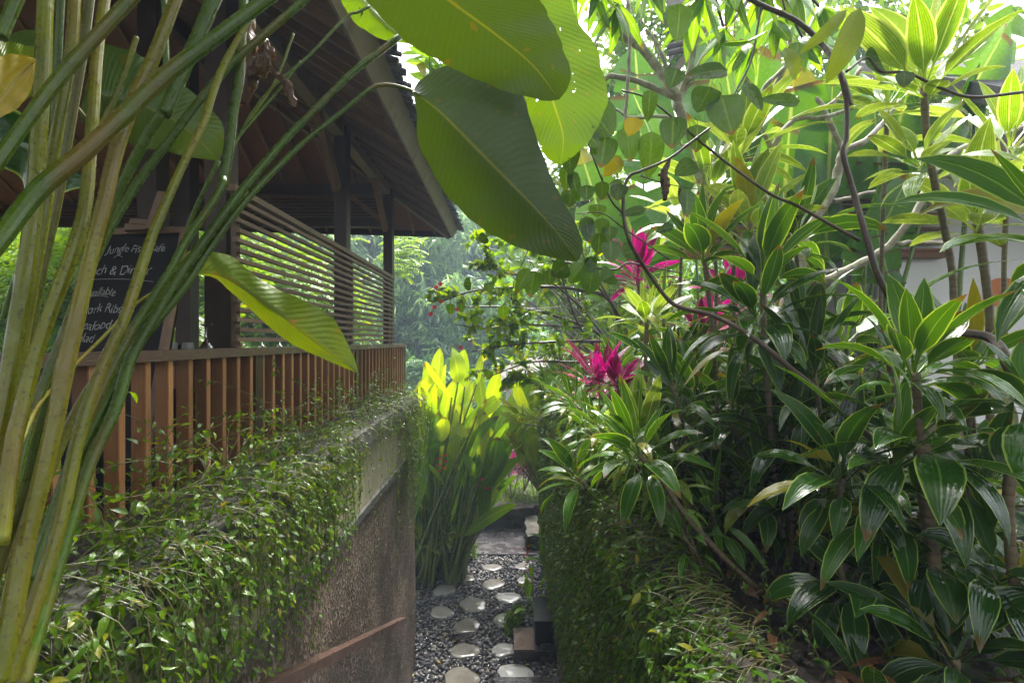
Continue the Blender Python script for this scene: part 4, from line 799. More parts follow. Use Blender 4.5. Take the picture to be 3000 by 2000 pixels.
# ================================================================== black lamp box + slab
BX=empty('lamp_box',(.4,6.6,0),'black stone pillar lamp with sloping top beside the path','garden lamp')
x0,x1=P(1568,1900,6.42)[0],P(1622,1900,6.42)[0]
g=Geo(); g.hexa([(x0,6.42,.1),(x1,6.42,.1),(x1,6.92,.1),(x0,6.92,.1),(x0,6.42,.43),(x1,6.42,.43),(x1,6.92,.47),(x0,6.92,.47)]); obj('body',g,M['black'],BX,False)
g=Geo(); g.hexa([(x0-.01,6.405,.432),(x1+.01,6.405,.432),(x1+.01,6.68,.455),(x0-.01,6.68,.455),(x0-.01,6.405,.455),(x1+.01,6.405,.455),(x1+.01,6.68,.478),(x0-.01,6.68,.478)]);g.hexa([(x0-.01,6.684,.456),(x1+.01,6.684,.456),(x1+.01,6.93,.475),(x0-.01,6.93,.475),(x0-.01,6.684,.479),(x1+.01,6.684,.479),(x1+.01,6.93,.498),(x0-.01,6.93,.498)]); obj('top_slab',g,M['black'],BX,False)
BP=empty('plinth_box',(.2,6.4,0),'low brown stone plinth at the foot of the black pillar lamp','plinth')
xa,xb=P(1508,1900,6.3)[0],.62
g=Geo(); g.box((xa,6.25,-.02),(xb,6.72,.16)); obj('base',g,M['slate'],BP,False)
g=Geo(); g.box((xa-.01,6.24,.163),(x0-.015,6.73,.19)); obj('cover_slab',g,M['woodwet'],BP,False)
# white/grey pipe
PI=empty('drain_pipe',P(2280,1850,2.0),'grey plastic T shaped drain pipe standing out of the soil','pipe')
g=Geo(); c=P(2300,1770,2.0); g.tube([c,c-(0,0,.30)],.024,14); obj('pipe',g,M['pipe'],PI)
g=Geo(); g.tube([P(2268,1738,1.95),P(2318,1772,2.03)],.028,14); g.tube([P(2268,1738,1.95),P(2270,1739.5,1.951)],.022,14); obj('tee_cap',g,M['pipe'],PI)
# ================================================================== heliconia clump, centre
def paddle(g,b,t,W,rg,yaw=None,bend=.12,tone=None,na=4,n=14):
    b=np.asarray(b,float);t=np.asarray(t,float); d=t-b; l=np.linalg.norm(d); mid=(b+t)/2+np.array((rg.normal(0,.09)*l,rg.normal(0,.09)*l,(bend+abs(rg.normal(0,.07)))*l)) 
    s=np.linspace(0,1,n)[:,None]; pts=b*(1-s)**2+mid*2*s*(1-s)+t*s*s
    vd=vnorm(np.array((rg.normal(0,.5) if yaw is None else yaw,-1.,rg.normal(.1,.25)))); s1=s[:,0]
    pr=np.maximum(np.sin(math.pi*np.clip(s1,0,1)**.85)**.62,.05)
    leafstrip(g,pts,vd,W,pr,rg.random() if tone is None else tone,na,rg.uniform(.1,.6),rg.normal(0,.7))
def Z3(x,y): return (1100+x/3.136,1100+y/3.136)
HL=[((500,520),(640,0),130,0,.9),((700,350),(870,0),150,0,.9),((480,515),(920,225),90,0,.9),((930,370),(1160,165),110,0,.9),((880,780),(890,290),150,1,.1),((910,780),(820,460),120,1,.2),((930,940),(800,700),70,1,.1),((1060,960),(1120,560),165,1,.5),((1200,560),(1450,70),180,1,.8),((1200,590),(1620,210),130,1,.9),((1090,520),(1210,270),100,1,.9),((1560,560),(1590,130),170,0,.9),((1560,680),(1340,480),100,0,.9),((1450,810),(1290,570),80,0,.9),((500,670),(740,550),70,1,.9),((650,740),(780,710),70,0,.4),((620,1000),(490,810),50,1,.4),((960,1000),(970,540),90,1,.8),((980,540),(1100,390),90,0,.9),((440,300),(500,-80),130,0,.95),((1000,300),(960,-30),120,0,.9),((590,600),(640,380),110,0,.5),((740,520),(760,250),120,0,.4),((560,120),(590,-250),130,0,.95),((760,60),(700,-270),130,0,.9),((700,200),(470,-130),80,0,.9),((930,80),(1010,-260),90,0,.9),((820,100),(820,-240),110,0,.8),((1000,420),(1140,-70),110,0,.9),((560,650),(560,420),90,1,.5),((1340,560),(1460,400),90,1,.9),((620,480),(480,260),80,1,.8),((850,560),(690,420),80,0,.7),((1050,700),(1000,330),90,0,.7),((440,640),(470,330),70,0,.7),((1480,400),(1540,0),100,0,.9)]
HC=[empty('heliconia_clump',(x,8.6,0),l,'heliconia','heliconia clumps at the end of the path') for x,l in ((-1.2,'tall sunlit heliconia clump behind the end of the left wall, mostly yellow leaves'),(-.35,'green heliconia clump leaning right beside the slate landing'),(.55,'short yellow heliconia behind the vine wall end'))]
rg=np.random.default_rng(4); gl=[[Geo(),Geo()] for _ in HC]; gs=[Geo() for _ in HC]
for i,(b,t,wd,kind,tone) in enumerate(HL):
    (bx,by),(tx,ty)=Z3(*b),Z3(*t); Y=8.5+rg.uniform(-.35,.45); 
    ci=2 if b[0]>1300 else 1 if b[0]>=860 and kind==1 or 1040<b[0]<1300 else 0
    if ci==2: Y+=.6
    B=P(bx,by,Y);T_=P(tx,ty,Y+rg.uniform(-.4,.3)); paddle(gl[ci][kind],B,T_,wd*1.25/3.136*Y/F,rg,bend=.05,tone=tone if rg.random()<.7 else rg.random())
    rx={0:rg.uniform(-1.75,-.95),1:rg.uniform(-1.0,-.72),2:rg.uniform(.75,.95)}[ci]; root=np.array((rx,Y+rg.uniform(-.15,.1),.0 if ci<2 else 2.7))
    pts=cr([root,(root*.55+B*.45)+np.array((0,0,.1)),B],12); gs[ci].tube(pts,np.linspace(.032,.014,12),7,rg.random())
for i in range(70):
    Y=8.75+rg.uniform(-.3,1.1); x=rg.uniform(-1.85,-.75); h=rg.uniform(.7,2.4); B=np.array((x+rg.normal(0,.12),Y,h)); T_=B+np.array((rg.normal(.15,.25),rg.normal(0,.3),rg.uniform(.9,1.5))); k_=0 if h>1.7 else 1
    paddle(gl[0][k_],B,T_,rg.uniform(.17,.24),rg,tone=rg.random()); pts=cr([(x-.03,Y,0),(x,Y,h*.5),B],10); gs[0].tube(pts,np.linspace(.032,.014,10),7,rg.random())
for i in range(46):
    Y=8.5+rg.uniform(-.3,.5); x=rg.uniform(-1.0,-.7); h=rg.uniform(.7,2.2); B=np.array((x+rg.uniform(.1,.6),Y,h)); T_=B+np.array((rg.uniform(.05,.9),rg.normal(0,.25),rg.uniform(.5,1.1))); k_=0 if rg.random()<.45 else 1
    paddle(gl[1][k_],B,T_,rg.uniform(.15,.24),rg,tone=rg.random()); gs[1].tube(cr([(x,Y,0),((x+B[0])/2-.03,Y,h*.5),B],10),np.linspace(.03,.014,10),7,rg.random())
for i in range(26):
    Y=8.9+rg.uniform(-.3,.5); B=np.array((rg.uniform(.25,.75),Y,rg.uniform(1.6,2.6))); T_=B+np.array((rg.normal(0,.3),rg.normal(0,.25),rg.uniform(.6,1.1)))
    paddle(gl[2][0],B,T_,rg.uniform(.15,.24),rg,tone=rg.random()); gs[2].tube(cr([(.75,Y,.1),(.7,Y,1.2),B],10),np.linspace(.03,.014,10),7,rg.random())
for ci in range(3):
    for k_ in (0,1):
        if gl[ci][k_].v: obj('foliage',gl[ci][k_],M['heli' if k_==0 else 'helig'],HC[ci])
    obj('stems',gs[ci],M['hstem'],HC[ci])
# hanging red flowers on the clump
for (px,py,n_,lab) in ((1293,1360,6,None),(1420,1420,5,None)):
    g=Geo(); Y=8.2
    for i in range(n_): g.leaflets([P(px,py+i*9-25,Y)],[((-1)**i,0,.15)],[(0,-1,.3)],.11,.03,.5)
    obj('red_bract',g,M['fl'],HC[0])
k=46; g=Geo(); g.leaflets(np.stack([r.uniform(-1.4,.5,k),r.uniform(5.8,9.3,k),np.full(k,.05)],1),np.stack([r.normal(0,1,k),r.normal(0,1,k),r.normal(0,.2,k)],1),np.array((0,0,1.))+r.normal(0,.3,(k,3)),r.uniform(.03,.08,k),.025,r.random(k)); tag(obj('fallen_leaves',g,M['yel']),'small fallen yellow leaves scattered on the pebble path','fallen leaves',kind='stuff')
# ================================================================== cordylines
def stemtube(pts,r0,r1,par,mt='cstem',name='stem',n=9,tone=.5):
    g=Geo(); m=max(8,len(pts)*6); p=cr(pts,m); g.tube(p,np.linspace(r0,r1,m)*.72*(1+.05*np.sin(np.arange(m)*2.6)),n,tone); return obj(name,g,M[mt],par)
def cord(name,label,cat,group,heads,stems,mt,seed):
    """heads: (px,py,Y,axis,n,Lpx,Wpx,droop,open)   stems: list of [(px,py,Y)...],wpx0,wpx1"""
    s0=stems[0][0][-1] if stems else heads[0][:3]; E=empty(name,P(*s0),label,cat,group); rg=np.random.default_rng(seed)
    for (pts,w0,w1) in stems: stemtube([P(*p) for p in pts],w1/2*pts[0][2]/F,w0/2*pts[-1][2]/F,E,tone=rg.random())
    for h in heads:
        px,py,Y,ax,n,L,W,dr,op=h[:9]; m_=h[9] if len(h)>9 else mt; g=Geo(); rosette(g,P(px,py,Y),ax,int(n*1.6),L*Y/F,W*.70*Y/F,rg,dr,op,spread=.06*L*Y/F*3); obj('leaf_rosette',g,M[m_],E)
    return E
GR='cordylines in the bed right of the path'
cord('cordyline','tall variegated cordyline with brown edged leaves against the banana leaves, top right','cordyline',GR,
 [(2706,250,2.2,(-.1,0,1),13,300,105,.35,(.15,1.25),'cordlt'),(2690,480,2.2,(-.25,-.1,1),9,210,80,.8,(.3,1.6),'cordlt')],[([(2706,250,2.2),(2715,400,2.2),(2735,520,2.2),(2762,640,2.2),(2790,800,2.2),(2800,950,2.2),(2850,1250,2.2),(2870,1500,2.2)],24,28)],'cordlt',1)
cord('cordyline','pale leaved cordyline in front of the white wall below the eave','cordyline',GR,
 [(2862,640,2.5,(.1,0,1),13,270,100,.4,(.15,1.4),'cordlt')],[([(2862,650,2.5),(2880,760,2.5),(2900,950,2.5),(2900,1250,2.5),(2890,1560,2.5)],28,32)],'cordlt',2)
cord('cordyline','large glossy green cordyline with arching leaves before the dark window','cordyline',GR,
 [(2678,1085,1.62,(.05,-.1,1),14,330,105,1.1,(.15,1.25),'cord')],[([(2682,1090,1.62),(2690,1200,1.62),(2700,1300,1.62)],26,34)],'cord',3)
cord('cordyline','thick stemmed near cordyline in the lower right with broad wet drooping leaves','cordyline',GR,
 [(2700,1300,1.6,(0,-.2,1),12,330,130,1.9,(.7,1.8),'corddk'),(2740,1640,1.6,(.2,-.3,1),8,290,120,1.6,(.7,1.9),'corddk')],[([(2700,1300,1.6),(2705,1400,1.6),(2730,1600,1.6),(2770,1850,1.6),(2790,2060,1.6)],40,56)],'corddk',4)
cord('cordyline','slender bent cordyline stem between the pipe and the thick stem','cordyline',GR,
 [(2468,1400,1.75,(-.2,-.1,1),13,300,92,1.5,(.2,1.8),'corddk'),(2490,1700,1.75,(-.2,-.3,1),9,280,105,1.7,(.7,1.9),'corddk')],[([(2465,1400,1.75),(2462,1500,1.75),(2455,1620,1.75),(2480,1720,1.75),(2550,1880,1.75),(2620,2040,1.75)],18,26)],'corddk',5)
cord('cordyline','cordyline with yellowed leaf at the centre of the bed, tall green leaves','cordyline',GR,
 [(2235,800,2.4,(0,0,1),13,270,85,.7,(.12,1.2),'cord'),(2215,930,2.3,(-.15,-.1,1),16,330,80,1.3,(.5,1.7),'corddk')],[([(2235,800,2.4),(2240,1000,2.4),(2255,1200,2.4),(2280,1500,2.4),(2330,1700,2.4)],20,26)],'cord',6)
cord('cordyline','bright cordyline above the dark fallen branch with upright striped leaves','cordyline',GR,
 [(2196,650,3.0,(.05,0,1),14,250,85,.5,(.1,1.3),'cordlt'),(2062,745,2.8,(-.05,0,1),10,230,90,.5,(.1,1.),'cord')],[([(2196,650,3.0),(2200,850,3.),(2190,1100,3.),(2190,1400,3.)],18,24),([(2062,745,2.8),(2080,900,2.8),(2100,1150,2.8),(2110,1450,2.8)],16,22)],'cordlt',7)
cord('cordyline','small pale cordyline left of the dark branch with pink plants behind','cordyline',GR,
 [(1895,935,3.0,(.0,0,1),12,160,58,.6,(.12,1.5),'cordlt')],[([(1895,935,3.),(1892,1050,3.),(1895,1200,3.),(1920,1400,3.),(1960,1600,3.)],13,18)],'cordlt',8)
cord('cordyline','cordyline leaning out over the path on a long slanting brown stem','cordyline',GR,
 [(1872,1330,2.3,(-.35,0,1),15,250,72,1.2,(.15,1.75),'cord')],[([(1872,1330,2.3),(1935,1400,2.25),(2010,1510,2.2),(2130,1640,2.15),(2280,1780,2.1),(2400,1900,2.05)],22,26)],'cord',9)
cord('cordyline','smaller cordyline leaning left at the top of the vine curtain','cordyline',GR,
 [(1694,1400,3.2,(-.45,0,1),13,185,52,1.1,(.15,1.75),'cord')],[([(1694,1400,3.2),(1760,1460,3.15),(1900,1530,3.1),(1980,1600,3.0)],13,16)],'cord',10)
cord('cordyline','far right cordyline with wide wet leaves cut by the edge of the picture','cordyline',GR,
 [(3030,1180,1.5,(-.1,-.2,1),12,300,130,1.3,(.4,1.7),'cord'),(2930,1700,1.5,(0,-.3,1),10,300,125,1.5,(.5,1.8),'corddk')],[([(3030,1180,1.5),(2960,1400,1.5),(2960,1600,1.5),(2990,1850,1.5),(3010,2050,1.5)],34,44)],'cord',11)
cord('cordyline','cordyline with long arching leaves reaching in from the right edge under the eave','cordyline',GR,
 [(3120,700,1.7,(-.4,0,1),12,480,110,1.2,(.2,1.5),'cord')],[([(3120,700,1.7),(3110,1000,1.7),(3080,1500,1.7)],30,36)],'cord',12)
cord('cordyline','low dark cordyline at the bottom right corner on the soil','cordyline',GR,
 [(2800,1930,1.45,(0,-.2,1),12,330,110,1.3,(.4,1.8),'corddk'),(2560,2060,1.5,(0,-.1,1),10,300,90,1.2,(.4,1.7),'corddk')],[([(2800,1930,1.45),(2810,2080,1.45)],26,30)],'corddk',13)
cord('cordyline','broad leaved cordyline right of the path wall with a pale upright new leaf','cordyline',GR,
 [(1870,1300,2.7,(0,0,1),6,240,85,.2,(.05,.5),'cordlt')],[([(1870,1310,2.7),(1900,1420,2.7),(1960,1620,2.7)],13,16)],'cordlt',14)
HX=[(2170,430,3.3,240,'cordlt','pale striped cordyline beside the bare branch fork, upper centre right'),(2080,560,3.4,210,'cordlt','pale striped cordyline just left of the tall banana blades'),(2330,700,3.1,220,'cord','green cordyline in front of the grey stone column'),(2960,430,2.7,260,'cordlt','pale cordyline touching the eave at the right edge'),(2600,300,2.9,230,'cordlt','pale cordyline left of the tall brown edged one'),(2000,640,3.8,180,'cordlt','small pale cordyline above the thin crossing branches'),
 (2350,980,2.8,240,'corddk','dark cordyline against the frangipani trunk'),(2480,1000,3.0,210,'cord','green cordyline in front of the dark curtain'),(2430,1190,2.5,260,'cord','glossy cordyline below the fallen branch'),(2300,1250,2.4,260,'corddk','wet dark cordyline at the middle of the bed'),(2150,1230,2.6,250,'cord','full green cordyline left of the middle one'),(2040,1190,2.9,230,'cord','full green cordyline behind the pale upright leaf'),(1960,1100,3.3,200,'cord','narrow leaved cordyline behind the small pale one'),
 (2560,1480,2.1,260,'corddk','drooping dark cordyline left of the thick stem'),(2380,1440,2.3,260,'corddk','drooping dark cordyline above the grey pipe'),(2230,1440,2.4,240,'cord','drooping cordyline right of the slanting stem'),(2090,1400,2.7,220,'corddk','shaded cordyline crossed by the slanting stem'),(1980,1330,2.95,210,'cord','low cordyline near the top of the vine curtain'),(2880,1420,2.1,270,'corddk','dark cordyline before the black gravel'),(2640,1730,1.8,280,'corddk','low dark cordyline hanging over the soil'),(2850,1080,2.2,260,'cord','glossy cordyline right of the large arching one')]
rgh=np.random.default_rng(66)
for j,(px,py,Y,L,mt_,lab) in enumerate(HX):
    gy=CY+(EYE-3.0)*F/Y; cord('cordyline',lab,'cordyline',GR,[(px,py,Y,(rgh.normal(0,.15),-.1,1),int(rgh.integers(11,16)),L*1.05,L*.31,1.15 if mt_!='cordlt' else .6,(.12,1.75))],[([(px,py,Y),(px+rgh.uniform(-25,25),(py*.6+gy*.4),Y),(px+rgh.uniform(-60,60),gy+10,Y)],36/Y*1.1,48/Y*1.1)],mt_,300+j)
RG='red cordylines among the green ones'
for j,(px,py,Y,L,W_,lab) in enumerate(((1756,1125,3.9,165,42,'brightest pink cordyline left of the green stems'),(1812,1135,3.8,140,38,'pink cordyline immediately right of the brightest one'),(1868,812,4.4,150,50,'tall pink cordyline above, behind the hanging round leaves'),(2065,1000,3.8,160,36,'magenta cordyline behind the centre stems'),(2150,860,4.6,140,34,'small red cordyline deep in the middle of the bed'))):
    cord('red_cordyline',lab,'red cordyline',RG,[(px,py,Y,(rg.normal(0,.1),-.1,1),18,L,W_,.55,(.1,1.6))],[([(px,py,Y),(px+10,py+120,Y),(px+20,1320,Y)],12,16)],'red',30+j)
# fill cordylines: rows
protos=[]
for k_ in range(7):
    rg=np.random.default_rng(100+k_); h=[.45,.8,1.1,.6,1.35,.9,.3][k_]; mt=['corddk','cord','cord','cord','cordlt','corddk','corddk'][k_]
    E=empty('cordyline',(0,0,0),None,None); E['category']='cordyline'
    nh=[2,2,3,1,2,2,1][k_]
    for q in range(nh):
        lx,ly=rg.normal(0,.12,2)*h; hh=h*(1-.33*q); g=Geo(); p=cr([(0,0,-.1),(lx*.4,ly*.4,hh*.5),(lx,ly,hh)],12); g.tube(p,np.linspace(.014,.009,12),7,rg.random()); obj('stem',g,M['cstem'],E)
        g=Geo(); rosette(g,(lx,ly,hh),(lx*.8,ly*.8,1),28,rg.uniform(.30,.42),rg.uniform(.05,.068),rg,1.15,(.12,1.8),spread=.22,N_=8); obj('leaf_rosette',g,M[mt],E)
    protos.append(E)
rg=np.random.default_rng(55)
look=['knee high dark','mid height glossy green','tall three headed green','short single headed dark','tall pale striped','mid height dark','ankle high dark']
cnt=0; first=set()
for row,Y in enumerate((1.95,2.3,2.7,3.1,3.5,3.9,4.4,4.9,5.5,6.1,6.8,7.6)):
    for q in range(12 if Y<5 else 8):
        x=1.08+q*.33+rg.uniform(-.1,.1)+(row%2)*.12; y=Y+rg.uniform(-.15,.15)
        if Y<2.6 and x<1.3: continue
        if x>.86*y or (y>2.9 and x>.70*y): continue
        if x/y>.76 and y<5 and rg.random()<.7: continue
        k_=int(rg.choice(7,p=[.15,.22,.16,.11,.09,.18,.09]))
        if Y<3 and k_ in (2,4): k_=5
        if x/y>.55 and k_ in (2,4,1): k_=5
        if Y<2.2: k_=[0,3,6][q%3]
        lab=f'{look[k_]} cordyline, {ORD[q]} from the vine wall in the {ORD[row]} bed row'
        c=tree_copy(protos[k_],(x,y,3.02 if y<8.1 else 2.4),rg.uniform(0,6.28),rg.uniform(.85,1.2),lab,GR,(rg.normal(0,.12),rg.normal(0,.12))); cnt+=1
EP=empty('cordyline',(0,0,0),None,None); EP['category']='cordyline'; rp=np.random.default_rng(404)
for q in range(3):
    lx,ly=-.12-.16*q+rp.normal(0,.03),rp.normal(0,.16); hh=.22+.16*q; g=Geo(); g.tube(cr([(0,0,-.08),(lx*.4,ly*.5,hh*.5),(lx,ly,hh)],10),.007,6); obj('stem',g,M['cstem'],EP)
    g=Geo(); rosette(g,(lx,ly,hh),(-.5,0,1),22,.27,.036,rp,1.3,(.15,1.9),spread=.12,N_=8,na=2); obj('leaf_rosette',g,M['cord' if q!=1 else 'cordlt'],EP)
for q in range(20):
    y=2.15+q*.27+rp.uniform(-.08,.08); tree_copy(EP,(rp.uniform(.84,1.12),y,3.04),rp.uniform(-.6,.6),rp.uniform(.75,1.15),f'narrow leaved small cordyline leaning over the vine wall, {ORD[q]} from the camera','small cordylines along the wall top')
def kill(E):
    for ch in list(E.children): bpy.data.objects.remove(ch)
    bpy.data.objects.remove(E)
# low fill row hugging the bed near the front right
for q,(x,y,k_) in enumerate(((1.75,1.95,6),(2.1,2.15,0),(1.6,2.05,3),(2.35,2.6,6),(2.2,1.7,0),(1.45,2.5,6),(1.3,2.9,6))):
    tree_copy(protos[k_],(x,y,3.02),rg.uniform(0,6),.85,f'low dark cordyline, {ORD[q]} of the small ones tucked between the near stems',GR)
for E in protos+[EP]: kill(E)
print('fill cordylines',cnt)
# red-brown cordylines at the far bank, centre
E0=empty('maroon_cordyline',(0,0,0),None,None)
rg=np.random.default_rng(8)
for q in range(4):
    lx,ly=rg.normal(0,.22,2); hh=rg.uniform(.5,1.1); g=Geo(); g.tube(cr([(0,0,0),(lx*.5,ly*.5,hh*.5),(lx,ly,hh)],8),.011,6); obj('stem',g,M['cstem'],E0); g=Geo(); rosette(g,(lx,ly,hh),(lx,ly,1),22,.42,.065,rg,.6,(.1,1.6),spread=.15,N_=7,na=2); obj('leaf_rosette',g,M['redfar'],E0)
for q,(px,Y,sc,z) in enumerate(((1500,11.4,1.0,.4),(1535,11.9,1.1,.45),(1470,12.2,.9,.45),(1570,11.3,.8,.4),(1590,11.8,1.1,.4),(1410,11.6,.9,.4),(1330,10.6,.8,.1),(1260,10.2,.7,.1))):
    tree_copy(E0,((px-CX)/F*Y,Y,z),q*1.3,sc,f'maroon and pink leaved cordyline, {["tallest beside the white house post","behind the low stone wall","left rear on the far bank","right end of the far bank","rear right by the vine wall corner","left of the slate landing","among the heliconia stems","nearest the left wall behind the stems"][q]}','red cordyline') .__setitem__('category','red cordyline')
kill(E0)
# planting by lamp box: orange flowered heliconia seedlings
E=empty('flowering_ginger',(.35,7.1,0),'small bright plant with orange flower spikes beside the black lamp','plant')
rg=np.random.default_rng(9)
for (px,py,Yt,n_) in ((1600,1640,7.2,7),(1560,1700,7.1,6),(1620,1700,7.0,6),(1548,1760,6.9,5),(1585,1590,7.4,6),(1600,1560,7.6,5)):
    c=P(px,py,Yt); g=Geo(); g.tube(cr([(c[0]+.03,Yt,0),(c[0]+.01,Yt,c[2]*.6),c],8),.009,6); obj('stem',g,M['hstem'],E); g=Geo(); rosette(g,c,(rg.normal(-.1,.2),0,1),n_,.36,.075,rg,.9,(.2,1.4),spread=.25,N_=8); obj('foliage',g,M['helig'],E)
g=Geo()
for i in range(12): g.leaflets([P(1543+rg.normal(0,3),1600+i*7,7.1)],[((-1)**i,-.3,.6)],[(0,-1,.3)],.05,.02,.5)
obj('flower_spike',g,M['flo'],E)
def bush(name,label,c,rad,n,L,mt,seed,cat='shrub',par=None,stem=True,fl=0,group=None,na=.5):
    rg=np.random.default_rng(seed); E=empty(name,(c[0],c[1],c[2]-rad[2]),label,cat,group); c=np.array(c,float); rad=np.array(rad,float)
    nt=max(5,n//45); tips=[];gs=Geo(); PP=[];DD=[];NN=[]
    for i in range(nt):
        d=rg.normal(0,1,3); d/=np.linalg.norm(d); tip=c+d*rad*rg.uniform(.45,1.0); 
        root=c+np.array((rg.normal(0,.1)*rad[0],rg.normal(0,.1)*rad[1],-rad[2])); mid=(root*.5+tip*.5)+np.array((0,0,.15*rad[2]))
        p=cr([root,mid,tip],9)
        if stem: gs.tube(p,np.linspace(.02 if rad[0]>.5 else .006,.004,9),5,rg.random(),False)
        m=n//nt; s=rg.uniform(.35,1,m)**.7; pos=np.stack([np.interp(s,np.linspace(0,1,9),p[:,k]) for k in range(3)],1)+rg.normal(0,1,(m,3))*rad*.13
        PP.append(pos);DD.append(rg.normal(0,.7,(m,3))+(pos-c)/rad*.6);NN.append(np.array((0,0,1))+rg.normal(0,.5,(m,3)))
    PP,DD,NN=map(np.concatenate,(PP,DD,NN)); g=Geo(); Ls=L*rg.uniform(.6,1.25,len(PP)); g.leaflets(PP,DD,NN,Ls,Ls*na,rg.random(len(PP)),.3,.18); obj('foliage',g,M[mt],E)
    if gs.v: obj('branches',gs,M['dkbark'],E)
    if fl:
        for i in range(fl):
            q=PP[rg.integers(len(PP))]; g=Geo()
            for a in range(5): g.leaflets([q],[(math.cos(a*1.26),-.3,math.sin(a*1.26))],[(0,-1,0)],.06,.045,.5)
            obj('flower',g,M['fl'],E)
    return E
bush('low_shrub','fine leaved green tuft in the planting strip in front of the black lamp',(.12,6.95,.18),(.17,.28,.2),900,.05,'vine',1,stem=False)
bush('low_shrub','light green low shrub between the thick stems and the slate landing',(-.70,9.3,.22),(.28,.3,.24),700,.06,'vine',2)
bush('low_shrub','striped leaved low plant among the heliconia stems',(-1.1,8.55,.75),(.35,.3,.4),160,.26,'cordlt',3,na=.2)
for q,(x,y,z,n_,lab) in enumerate(((-1.45,8.35,.75,16,'striped low cordyline at the front left of the heliconia stems'),(-1.05,8.5,1.0,18,'striped low cordyline in the middle of the heliconia stems'),(-1.6,8.6,1.35,16,'green low cordyline near the wall end behind the stems'),(-1.2,8.75,.45,16,'lowest cordyline above the boulders'))):
    E=empty('low_cordyline',(x,y,.1),lab,'cordyline'); g=Geo(); rosette(g,(x,y,z),(0,-.1,1),n_,.42,.075,np.random.default_rng(q),1.,(.15,1.6),spread=.2,N_=8); obj('leaf_rosette',g,M['cord' if q%2 else 'cordlt'],E); g=Geo(); g.tube([(x,y,0),(x+.02,y,z*.5),(x,y,z)],.012,7); obj('stem',g,M['cstem'],E)
bush('low_shrub','dark leafy undergrowth at the end of the left wall',(-1.8,8.7,.6),(.4,.4,.6),200,.22,'helig',4,na=.4)
# ================================================================== hibiscus shrub, centre (branches reaching left)
def branchy(E,mt,leafmt,branches,leafL,dens,seed,na=.6,sub=5,name='foliage',hang=.2,n_side=7):
    """branches: list of ([(px,py,Y)...],w0,w1) ; leaves carried on short side twigs"""
    rg=np.random.default_rng(seed); PP=[];DD=[];NN=[]
    for pts,w0,w1 in branches:
        p3=np.array([P(*p) for p in pts]); m=max(10,len(pts)*5); p=cr(p3,m); g=Geo(); Y=p3[:,1].mean(); g.tube(p,np.linspace(w0,w1,m)/2*Y/F,7,rg.random())
        tw=Geo()
        for k in range(sub):
            t=rg.uniform(.35,1.); i=int(t*(m-1)); q=p[i]; d=rg.normal(0,1,3); d[2]+=.3; d=vnorm(d+vnorm(p[min(i+1,m-1)]-p[max(i-1,0)])*1.0); l=rg.uniform(.15,.5)
            c=cr([q,q+d*l*.6+np.array((0,0,.03)),q+d*l+np.array((0,0,-hang*l))],6); tw.tube(c,np.linspace(.004,.0015,6),4,.4,False)
            mm=int(dens*l); s=rg.uniform(.15,1,mm); pos=np.stack([np.interp(s,np.linspace(0,1,6),c[:,a]) for a in range(3)],1)
            PP.append(pos);DD.append(rg.normal(0,.8,(mm,3))+d*.5-np.array((0,0,hang)));NN.append(np.array((0,0,1))+rg.normal(0,.45,(mm,3)))
        o=obj('branch',g,M[mt],E)
        if tw.v: obj('twigs',tw,M[mt],o)
    if PP:
        PP,DD,NN=map(np.concatenate,(PP,DD,NN)); g=Geo(); Ls=leafL*rg.uniform(.6,1.2,len(PP)); g.leaflets(PP,DD,NN,Ls,Ls*na,rg.random(len(PP)),.25,.18); obj(name,g,M[leafmt],E)
    return E
Yb=6.2
E=empty('hibiscus_shrub',P(1830,1200,Yb),'loose hibiscus shrub with small round leaves and red flowers reaching over the path','shrub')
br=[([(1840,1150,Yb),(1800,900,6.1),(1700,850,6.0),(1560,840,5.9),(1400,850,5.8),(1300,880,5.7)],16,4),([(1840,1150,Yb),(1780,1000,6.1),(1640,930,6.),(1500,900,5.9),(1350,900,5.8)],14,4),([(1780,1000,6.),(1650,1000,5.9),(1500,1010,5.8),(1380,1030,5.7)],10,3),([(1820,1050,6.),(1700,1060,5.9),(1560,1060,5.8),(1440,1100,5.7)],9,3),([(1830,1100,6.),(1700,960,6),(1620,760,6.),(1500,690,6.),(1420,690,6.)],9,3),([(1800,900,6.),(1700,780,6.),(1600,700,6.1),(1480,720,6.2)],8,3),([(1830,950,6.),(1740,800,6.),(1680,700,6.1)],8,3),([(1780,1000,6.),(1700,900,6.),(1600,820,5.8),(1480,800,5.7),(1420,760,5.7)],8,3),([(1700,960,6.),(1540,950,5.8),(1420,960,5.6),(1330,950,5.6)],7,2),([(1780,1000,6.),(1660,1120,5.8),(1560,1130,5.7)],6,2)]
branchy(E,'dkbark','shrub',br,.10,64,2,.62,11)
rg=np.random.default_rng(12)
for (px,py) in ((1290,832),(1278,842),(1407,777),(1292,882),(1350,1018),(1273,900),(1262,920),(1340,905)):
    g=Geo(); q=P(px,py,5.7)
    for a in range(5): g.leaflets([q],[(math.cos(a*1.26),-.3,math.sin(a*1.26))],[(0,-1,0)],.032,.03,.5)
    obj('flower',g,M['fl'],E)
